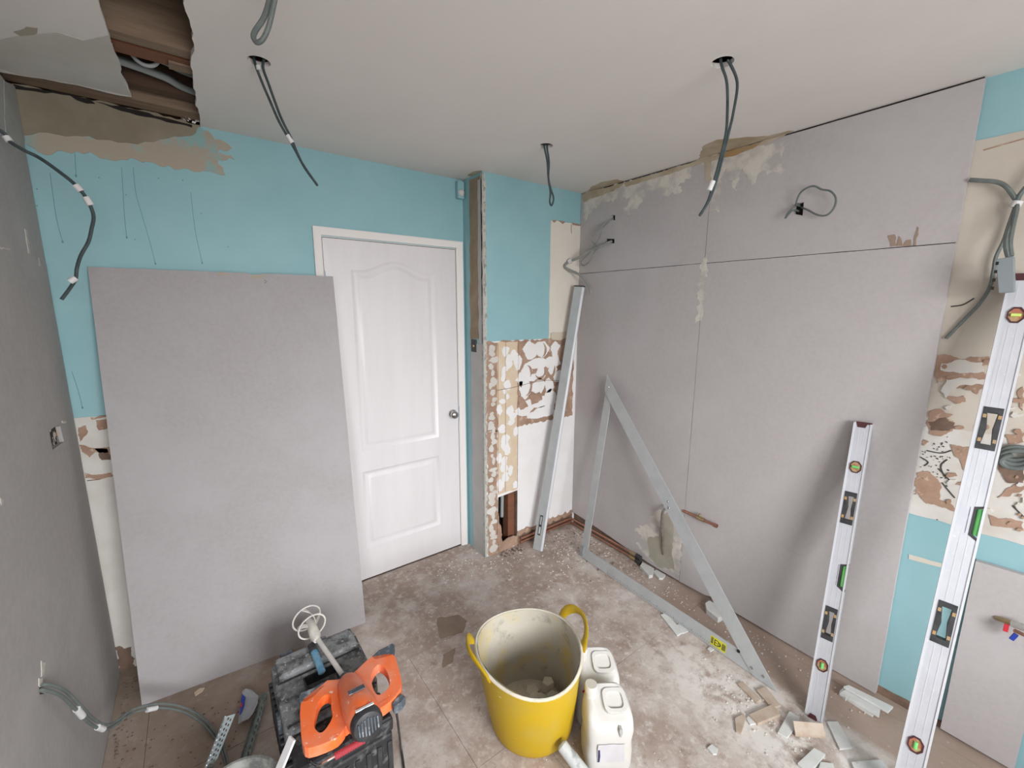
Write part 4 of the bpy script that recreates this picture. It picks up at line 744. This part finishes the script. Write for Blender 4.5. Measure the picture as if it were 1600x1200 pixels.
for k in range(3):
    a = 2.1 * k + .4; g = G(); secs = []
    for j in range(9):
        s_ = j / 8; rr_ = .010 + .040 * math.sin(math.pi * min(1, s_ * 1.0) * .5); an = a + s_ * 1.5; p = hub + axs * (-.004 + .054 * s_) + (sx * math.cos(an) + sy * math.sin(an)) * (.012 + .038 * s_)
        td = (sx * -math.sin(an) + sy * math.cos(an)); secs.append([p + td * .002 - axs * .008, p - td * .002 - axs * .008, p - td * .002 + axs * .008, p + td * .002 + axs * .008])
    g.loft(secs); mk('paddle_blade', g, 'filler', t, smooth=40)
# mixer cable
pts = [fl(*q) for q in ((604, 1092, .33), (618, 1110, .30), (623, 1140, .12), (626, 1165, .02), (630, 1190, .006), (634, 1230, .006))]
t2 = mk('power_lead', G().tube(smooth_pts(pts), .004, 8), 'black', t, smooth=40)
# --- cables -------------------------------------------------------------
def cable(name, label, paths, r, m, tapes=(), cat='cable', group=None, base=None):
    base = base or paths[0][0]; t = thing(name, label, cat, base, group)
    for p in paths: mk('wire', G().tube(smooth_pts(p), r, 8), m, t, smooth=40)
    for (a, b) in tapes: mk('tape_band', G().tube([a, b], r * 1.9, 10), 'tape', t, smooth=40)
    return t
def hg(b, pts): return [hang(x, y, V(b)) for x, y in pts]
b = (.250, 1.690, 2.4)
T0 = V((.25, 1.69, 2.44))
cable('hanging_cable', 'dark twin cable hanging from the ceiling hole nearest the door, twisted to a point', [[hang(396, 88, T0)] + hg(b, [(400, 104), (410, 130), (422, 158), (436, 190), (452, 218), (462, 236), (474, 258), (496, 290)]), [hang(413, 90, T0)] + hg(b, [(411, 106), (420, 132), (430, 160), (440, 186), (455, 216), (464, 238), (476, 262), (495, 288)])], .0042, 'cabled',
      [(hang(450, 212, V(b)), hang(457, 224, V(b))), (hang(404, 103, V(b)), hang(405, 110, V(b)))])
b = (1.425, .812, 2.4); T0 = V((1.425, .812, 2.44))
cable('hanging_cable', 'pair of long dark cables with white tape hanging from the ceiling hole at the right', [[hang(1126, 92, T0)] + hg(b, [(1128, 104), (1136, 132), (1136, 190), (1131, 225), (1116, 282), (1106, 315), (1093, 337)]), [hang(1136, 94, T0)] + hg(b, [(1141, 100), (1152, 130), (1146, 175), (1138, 210), (1120, 280), (1108, 312), (1095, 335)])], .0045, 'cabled',
      [(hang(1114, 283, V(b)), hang(1108, 298, V(b)))])
b = (1.442, 1.679, 2.4); T0 = V((1.442, 1.679, 2.44))
cable('hanging_cable', 'short dark looped cable hanging from the ceiling hole nearest the alcove', [[hang(850, 222, T0)] + hg(b, [(851, 232), (855, 252), (857, 280), (860, 300), (859, 315), (862, 321), (865, 310), (861, 296), (857, 278), (858, 254), (855, 232)]) + [hang(855, 222, T0)]], .0045, 'cabled')
b = (.215, 1.262, 2.4)
bb = V((.215, 1.262, 2.4)); 
cable('hanging_cable', 'thick grey cable loop hanging at the top edge of the picture', [hg(b, [(424, -42), (424, -20), (419, 8), (411, 30), (399, 48), (396, 58), (401, 66), (410, 62), (419, 44), (426, 15), (432, -15), (434, -42)])], .006, 'cable')
# left wall cable, upper
def atx(x, y, yy): return hit(x, y, 1, yy)
pth = [V((L - .01, 2.02, 2.17))] + [hit(x, y, 1, yy) for x, y, yy in ((6, 208, 2.05), (15, 221, 2.05), (38, 235, 2.04), (62, 247, 2.04), (92, 268, 2.03), (118, 289, 2.03), (135, 310, 2.03), (146, 336, 2.03), (143, 358, 2.03), (138, 378, 2.03), (126, 400, 2.03), (120, 420, 2.04), (118, 436, 2.04), (108, 452, 2.05), (96, 468, 2.05))]
cable('wall_cable', 'dark cable with white bands curving out of the upper left wall', [pth], .0052, 'cabled', [(hit(118, 289, 1, 2.03), hit(127, 299, 1, 2.03)), (hit(134, 308, 1, 2.03), hit(142, 321, 1, 2.03)), (hit(109, 440, 1, 2.04), hit(119, 434, 1, 2.04)), (hit(9, 213, 1, 2.05), hit(15, 221, 1, 2.05))])
pth = [V((L - .01, 1.53, .62))] + [hit(66, 1078, 0, L + .005)] + [fl(x, y, z) for x, y, z in ((95, 1087, .56), (120, 1110, .44), (140, 1130, .33), (160, 1140, .25), (178, 1134, .21), (205, 1115, .17), (245, 1106, .12), (285, 1112, .07), (318, 1132, .02), (340, 1160, .008), (352, 1190, .008), (358, 1230, .008))]
pt2 = [p + V((.006, .010, .006)) for p in pth]
cable('wall_cable', 'pair of grey cables trailing from the lower left wall across the floor', [pth, pt2], .0046, 'cable', [(pth[3] + V((0, 0, .005)), pth[4].lerp(pth[3], .55)), (pth[4].lerp(pth[5], .6), pth[5].lerp(pth[6], .1)), (pth[8].lerp(pth[7], .4), pth[8])])
# right-hand boards: cables by the alcove corner
t = cable('wall_cable', 'thin grey cable drooping from the small upper hole in the boards by the corner', [
    [hit(958, 340, 0, W + .01), rw(952, 346, .02), rw(943, 356, .03), rw(936, 372, .035), rw(928, 384, .04), rw(922, 394, .045), rw(914, 402, .04), rw(908, 410, .04), rw(912, 415, .04), rw(920, 410, .04), rw(928, 396, .04), rw(934, 386, .03), rw(925, 376, .035), rw(932, 362, .03), rw(945, 347, .02)]], .0042, 'cablel')
t = cable('wall_cable', 'thick grey cable bending from the slot in the boards down behind the feather edge', [
    [hit(956, 377, 0, W + .01), rwc(948, 380, .02), rwc(936, 386, .04), rwc(920, 392, .06), rwc(905, 402, .09), rwc(888, 410, .12), rwc(882, 416, .13), rwc(890, 422, .12), rwc(905, 429, .09), rwc(916, 440, .06), rwc(922, 452, .05), rwc(923, 458, .045)]],   .0085, 'cablel', [(rwc(889, 409, .12), rwc(893, 407, .115))])
t = cable('wall_cable', 'grey cable coiled in a ring out of the middle hole in the boards', [
    [hit(1250, 322, 0, W + .01), rw(1244, 318, .02), rw(1250, 302, .03), rw(1262, 293, .035), rw(1273, 291, .035), rw(1284, 296, .035), rw(1298, 299, .035), rw(1306, 310, .035), rw(1303, 325, .035), rw(1292, 336, .035), rw(1278, 336, .03), rw(1262, 328, .02), hit(1252, 324, 0, W + .01)],
    [hit(1248, 330, 0, W + .01), rw(1240, 328, .02), rw(1232, 335, .03), rw(1227, 341, .03), rw(1231, 333, .03), rw(1240, 324, .02), hit(1250, 318, 0, W + .01)]], .0038, 'cable')
# right edge: cables, junction box
TW = lambda x, y, o=.0: hit(x, y, 0, WT - o)
pj = [TW(1580, 312, .03), TW(1600, 292, .02), TW(1640, 250, .012)]
t = cable('wall_cable', 'thick grey cables taped together on the bare wall above the junction box', [
    [hit(1515, 281, 0, W - .004), TW(1530, 282, .035), TW(1555, 284, .03), TW(1570, 290, .03), TW(1582, 304, .03), TW(1588, 318, .03), TW(1582, 345, .06), TW(1574, 368, .09), TW(1572, 385, .11), TW(1576, 402, .115)],
    [TW(1640, 250, .03), TW(1600, 296, .03), TW(1590, 312, .032), TW(1588, 328, .045), TW(1582, 355, .075), TW(1578, 380, .105), TW(1580, 400, .115)]], .0068, 'cable',
    [(TW(1585, 324, .031), TW(1591, 314, .031))])
t = cable('wall_cable', 'loose grey cable end hanging left of the junction box', [[TW(1588, 318, .022), TW(1576, 352, .02), TW(1568, 376, .02), TW(1556, 402, .02), TW(1552, 425, .02), TW(1546, 450, .02), TW(1530, 475, .018), TW(1510, 496, .015), TW(1478, 529, .012)]], .0052, 'cable')
jb = [TW(1556, 405, .135), TW(1584, 400, .135), TW(1585, 456, .135), TW(1560, 458, .135)]
cz = sum((p for p in jb), V()) / 4; t = thing('junction_box', 'grey plastic junction box hanging from cables above the long level', 'box', cz)
g = G(); q = [(p.y, p.z) for p in jb]; mk('box_body', G().plate(q, [], (WT - .135, 0, 0), (0, 1, 0), (0, 0, 1), (1, 0, 0), .042), 'box', t, bev=.003)
for k in range(4): mk('cable_slot', G().box((WT - .1365, jb[0].y - .008, cz.z - .045 + k * .026), (WT - .132, jb[0].y - .001, cz.z - .035 + k * .026)), 'dark', t)
# hanging coil at far right edge behind the level
t = cable('wall_cable', 'coil of grey cable lodged in the broken wall behind the long level', [[TW(1562, 700 + k * 2, .02) if False else TW(1590 + 26 * math.cos(a), 706 + 12 * math.sin(a) + k * .5, .018 + .0006 * k) for k, a in enumerate([.5 + i * .5 for i in range(34)])]], .0075, 'cable')
# copper pipes along the foot of the right wall
g = None
t = thing('copper_pipes', 'pair of copper heating pipes along the foot of the boarded wall in the corner', 'pipe', (2.15, 2.1, 0))
for k, (z, xo) in enumerate(((.020, .012), (.050, .016))):
    mk('pipe', G().tube([(2.165 + xo * .5, A - .028, z), (2.170, 1.80, z), (2.165, 1.56, z)], .0085, 12), 'copper', t, smooth=40)
    mk('joint_sleeve', G().tube([(2.165, 1.60, z), (2.164, 1.55, z)], .012, 12), 'brass', t, smooth=40)
    mk('black_end', G().tube([(2.164, 1.552, z), (2.163, 1.515, z)], .015, 12), 'black', t, smooth=40)
mk('pipe_clip', G().obox((2.163, 1.96, .036), V((1, 0, 0)), V((0, 1, 0)), V((0, 0, 1)), .010, .006, .030), 'tape', t, bev=.002)
# J-shaped pipe and stub with valve in the boards
t = thing('bent_pipe', 'thin hooked grey pipe emerging from the filled patch behind the set square', 'pipe', rw(1036, 862))
mk('pipe', G().tube(smooth_pts([hit(1058, 797, 0, W + .01), rw(1052, 793, .015), rw(1043, 793, .028), rw(1036, 799, .032), rw(1034, 812, .026), rw(1035, 840, .012), rw(1036, 866, .0)]), .0075, 12), mat('tarnished_pipe', (.22, .19, .17), .45, .5, var=(.36, .34, .32), scale=20), t, smooth=40)
t = thing('copper_stub', 'short capped copper pipe with a small valve behind the set square', 'pipe', rw(1070, 797))
a, b = rw(1068, 798, -.002), rw(1120, 822, .045)
mk('pipe', G().tube([a, b], .0085, 14), 'copper', t, smooth=40); mk('valve_body', G().tube([a.lerp(b, .45), a.lerp(b, .64)], .0125, 14), 'brass', t, smooth=40)
mk('screw_lug', G().tube([a.lerp(b, .5), a.lerp(b, .5) + V((0, 0, .026))], .006, 10), 'brass', t, smooth=40); mk('end_cap', G().tube([a.lerp(b, .92), b], .0115, 14), 'copper', t, smooth=40)
# valve at the right edge
t = thing('isolating_valve', 'small brass pipe tee with red and blue tags on the lower right board', 'valve', rw(1570, 972))
a, b = rw(1556, 965, -.002), rw(1612, 985, .05)
mk('pipe', G().tube([a, b], .0085, 12), 'brass', t, smooth=40); mk('white_valve', G().tube([a.lerp(b, .5), b], .012, 12), 'cap', t, smooth=40)
mk('red_tag', G().obox(rw(1572, 981, .035), V((1, 0, 0)), V((0, 1, 0)), V((0, 0, 1)), .005, .006, .013), 'red', t, bev=.001)
mk('blue_tag', G().obox(rw(1584, 995, .04), V((1, 0, 0)), V((0, .95, .3)).normalized(), V((0, -.3, .95)).normalized(), .005, .006, .013), 'blue', t, bev=.001)
mk('copper_tail', G().tube([rw(1585, 985, .04), rw(1612, 998, .06)], .006, 10), 'copper', t, smooth=40)
# --- bottom left: bucket, battens, beads, plastic scrap
bc = fl(382, 1238, .24); bc = V((bc.x - .025, bc.y, 0)); t = thing('bucket', 'dusty grey bucket showing its rim at the bottom edge beside the tool case', 'bucket', bc)
mk('bucket_wall', G().lathe([(.0, 0), (.095, 0), (.105, .10), (.115, .225), (.121, .228), (.121, .24), (.113, .24), (.103, .10), (.093, .012), (0, .012)], bc, (0, 0, 1), 40), mat('grey_dusty_bucket', (.12, .12, .115), .8, var=(.32, .32, .30), scale=14, detail=8, lo=.42, hi=.6), t, smooth=40)
mk('dried_plaster_bed', G().lathe([(.0, .150), (.05, .16), (.103, .145), (.0, .14)], bc, (0, 0, 1), 30), 'plasterdry', t, smooth=60)
def bead(label, a, b, m, w1=.026):
    a, b = V(a), V(b); t = thing('angle_bead', label, 'bead', (b.x, b.y, 0), None); d_ = (b - a).normalized(); ln = (b - a).length; s1 = d_.cross(V((0, 0, 1))).normalized(); s2 = s1.cross(d_).normalized()
    mk('nose', G().tube([a, b], .0028, 8), m, t, smooth=40)
    for nm, s_ in (('wing', (s1 * .8 - s2 * .6).normalized()), ('wing', (-s1 * .8 - s2 * .6).normalized())):
        hs = []; k = 0; z = .006
        while z < ln - .02: hs.append([(z, .008), (z + .014, .008), (z + .017, .013), (z + .003, .013)][::-1]); hs.append([(z + .010, .016), (z + .023, .016), (z + .026, .0205), (z + .013, .0205)][::-1]); z += .025
        nn_ = d_.cross(s_).normalized(); mk(nm, G().plate([(0, 0), (ln, 0), (ln, w1), (0, w1)], hs, a, d_, s_, nn_, .001), m, t)
bead('bright galvanised angle bead propped beside the bucket at the lower left', fl(352, 1120, .42), fl(296, 1262, .004), mat('bright_zinc', (.62, .72, .76), .3, .7))
bead('dull galvanised angle bead slanting on the floor beside the tool case', fl(412, 1082, .04), fl(376, 1200, .012), mat('dull_zinc', (.20, .24, .23), .45, .6, var=(.12, .15, .14), scale=30), .02)
a, b = fl(457, 1153, .40), fl(425, 1230, .30); ad = V((a - b)).normalized(); s1 = ad.cross(V((0, 0, 1))).normalized()
t = thing('white_batten', 'white flat strip propped against the front of the tool case', 'batten', (b.x, b.y - .02, 0))
mk('strip', G().obox((a + b) / 2, ad, s1, ad.cross(s1), (a - b).length / 2, .013, .004), 'tape', t, bev=.001)
o = fl(372, 1132, .0); t = thing('plastic_scrap', 'torn curved piece of clear plastic with blue and red print on the floor', 'scrap', o)
pp = [(372, 1132), (378, 1128), (388, 1124), (396, 1114), (403, 1098), (404, 1088), (394, 1079), (384, 1076), (379, 1080), (377, 1095), (374, 1112)]
mk('sheet', G().loft([[fl(x, y, .012 + .03 * math.sin((x - 365) / 40 * 2.6)) + V((0, 0, h)) for x, y in pp] for h in (0, .0015)]), 'cloud', t)
mk('blue_print', G().loft([[fl(x, y, .0145 + .03 * math.sin((x - 365) / 40 * 2.6)) + V((0, 0, h)) for x, y in ((378, 1084), (384, 1090), (382, 1102), (378, 1114), (374, 1118), (376, 1098))] for h in (0, .001)]), 'blue', t)
mk('red_print', G().loft([[fl(x, y, .0160 + .03 * math.sin((x - 365) / 40 * 2.6)) + V((0, 0, h)) for x, y in ((376, 1098), (379, 1100), (378, 1105), (375, 1104))] for h in (0, .001)]), 'red', t)
# --- tile fragments and offcuts
def frag(label, pts, z=.0, th=.007, m='tile', name='tile_fragment', cat='tile', zt=None, glz=None, par=None):
    q = [fl(x, y, (zt[i] if zt else z + th)) for i, (x, y) in enumerate(pts)]; c = sum(q, V()) / len(q); base = (c.x, c.y, z)
    o = mk(name, G().loft([[p - V((0, 0, th)) for p in q], q]), m, base=base, bev=.0012); tag(o, label, cat, 'broken wall tiles on the floor' if cat == 'tile' else None); return o
frag('narrow white tile strip lying across the base bar of the set square', [(1032, 960), (1042, 957), (1067, 988), (1058, 993)])
frag('short white tile sliver touching the set square, beside the narrow strip', [(1054, 978), (1062, 974), (1076, 986), (1066, 990)], th=.005)
frag('small white chip in the dust below the yellow label', [(1105, 1013), (1110, 1010), (1116, 1014), (1110, 1018)], th=.006)
frag('small white chip alone on the floor right of the white cans', [(1105, 1168), (1112, 1162), (1122, 1170), (1120, 1178), (1114, 1178)], th=.007)
frag('upper grey-edged tile piece under the tip of the set square', [(1152, 1068), (1160, 1064), (1190, 1092), (1182, 1098)], th=.008, m='tileback')
frag('long brown-backed tile strip below the tip of the set square', [(1182, 1078), (1196, 1072), (1220, 1102), (1206, 1106)], th=.010, m='tileback')
frag('brown-backed tile with a white broken edge between set square and short level', [(1170, 1116), (1206, 1100), (1220, 1116), (1184, 1130)], th=.014, m='tileback')
frag('small rounded beige tile corner left of the brown-backed tile', [(1148, 1122), (1162, 1114), (1166, 1122), (1158, 1146), (1150, 1142)], th=.008, m='tileback')
frag('pale grey tile piece tucked against the brown-backed tile', [(1166, 1122), (1174, 1112), (1184, 1130), (1172, 1132)], th=.006)
frag('white tile strip left of the foot of the short level', [(1233, 1111), (1250, 1120), (1246, 1134), (1230, 1152), (1215, 1144)], th=.008)
frag('upright beige tile back propped in front of the foot of the short level', [(1239, 1126), (1286, 1130), (1290, 1150), (1243, 1147)], th=.012, m='tileback', zt=[.045, .045, .014, .014])
frag('long white tile strip right of the foot of the short level', [(1292, 1127), (1309, 1127), (1332, 1168), (1312, 1170)], th=.008)
frag('white tile with a clipped corner at the bottom edge of the picture', [(1246, 1192), (1272, 1168), (1290, 1178), (1276, 1196), (1262, 1208)], th=.010)
frag('white tile scrap touching the tile with the clipped corner', [(1282, 1190), (1302, 1192), (1306, 1210), (1276, 1210)], th=.008)
frag('broad white tile piece cut by the bottom edge of the picture', [(1330, 1190), (1378, 1186), (1392, 1206), (1340, 1214)], th=.010)
# tile strips pushed along the wall foot
frag('top white tile strip of the pile at the foot of the boarded wall edge', [(1318, 1072), (1326, 1070), (1396, 1104), (1388, 1112)], z=.026, th=.010)
frag('middle white tile strip of the pile at the foot of the boarded wall edge', [(1312, 1082), (1322, 1076), (1376, 1106), (1374, 1118)], z=.012, th=.012)
frag('bottom white tile strip of the pile at the foot of the boarded wall edge', [(1312, 1084), (1320, 1082), (1368, 1112), (1364, 1118)], z=.0, th=.010)
frag('short white tile block wedged under the end of the boards pile', [(1311, 1080), (1320, 1072), (1330, 1082), (1322, 1090)], z=.0, th=.02)
frag('chunky white tile block leaning on the wall foot behind the set square', [(1102, 942), (1108, 938), (1134, 950), (1130, 962), (1122, 966), (1104, 952)], z=.0, th=.03)
frag('first white tile chunk by the black pipe ends', [(1000, 884), (1004, 878), (1022, 888), (1020, 898), (1014, 899)], z=0, th=.022)
frag('second white tile chunk, right of the one by the black pipe ends', [(1020, 892), (1026, 890), (1040, 898), (1036, 903), (1030, 903)], z=0, th=.014)
frag('torn scrap of pale board paper on the floor against the leaning sheet', [(303, 1082), (312, 1075), (320, 1074), (316, 1080), (305, 1087)], th=.004, m='beige', name='paper_scrap', cat='scrap')
# plaster crumbs and dust
rnd = random.Random(11)
def crumbs(name, label, m, lst, cat='rubble'):
    g = G()
    for x, y, s in lst:
        h = s * rnd.uniform(.3, .8); a = rnd.uniform(0, 3.14); k = rnd.choice((4, 5)); p = [V((x + s * rnd.uniform(.6, 1.2) * math.cos(a + 2 * math.pi * i / k), y + s * rnd.uniform(.5, 1) * math.sin(a + 2 * math.pi * i / k), .0005)) for i in range(k)]
        g.loft([p, [q.lerp(V((x, y, 0)), .3) + V((0, 0, h)) for q in p]])
    mk(name, g, m, floor, kind='stuff')
lst = []
for k in range(330): lst.append((rnd.uniform(.7, 2.12), rnd.uniform(.2, 2.1), rnd.uniform(.0012, .004)))
for k in range(240): lst.append((min(2.14, max(1.4, rnd.gauss(1.85, .22))), min(2.13, 2.12 - abs(rnd.gauss(0, .22))), rnd.uniform(.002, .008)))
for k in range(120): lst.append((rnd.uniform(1.05, 1.5), min(2.36, 2.15 - rnd.gauss(0, .08)), rnd.uniform(.002, .008)))
for k in range(220): lst.append((min(2.16, rnd.gauss(2.08, .05)), rnd.uniform(.3, 2.1), rnd.uniform(.002, .006)))
for k in range(160): lst.append((rnd.gauss(1.72, .09), rnd.gauss(.62, .13), rnd.uniform(.002, .007)))
lst = [q for q in lst if q[0] < 2.17 and not (q[0] > XB - .01 and q[1] > A - .03) and not (abs(q[0] - 1.74) < .06 and q[1] > 1.98)]
crumbs('plaster_crumbs', 'scattered white crumbs and flakes of plaster over the dusty floor', 'crumb', lst)
lst = [(rnd.uniform(-.38, .05), rnd.uniform(1.5, 2.0), rnd.uniform(.002, .006)) for k in range(110)] + [(min(2.15, rnd.gauss(2.0, .1)), rnd.uniform(1.5, 2.1), rnd.uniform(.002, .007)) for k in range(120)] + [(rnd.uniform(1.5, 1.68), rnd.uniform(2.1, 2.17), rnd.uniform(.004, .010)) for k in range(40)] + [(rnd.uniform(-.41, -.35), rnd.uniform(1.9, 2.33), rnd.uniform(.002, .006)) for k in range(60)]
lst = [q for q in lst if q[0] < 2.17 and not (q[0] > XB - .01 and q[1] > A - .012)]
crumbs('brown_crumbs', 'small brown crumbs of brick and old adhesive along the walls', 'crumbb', lst)
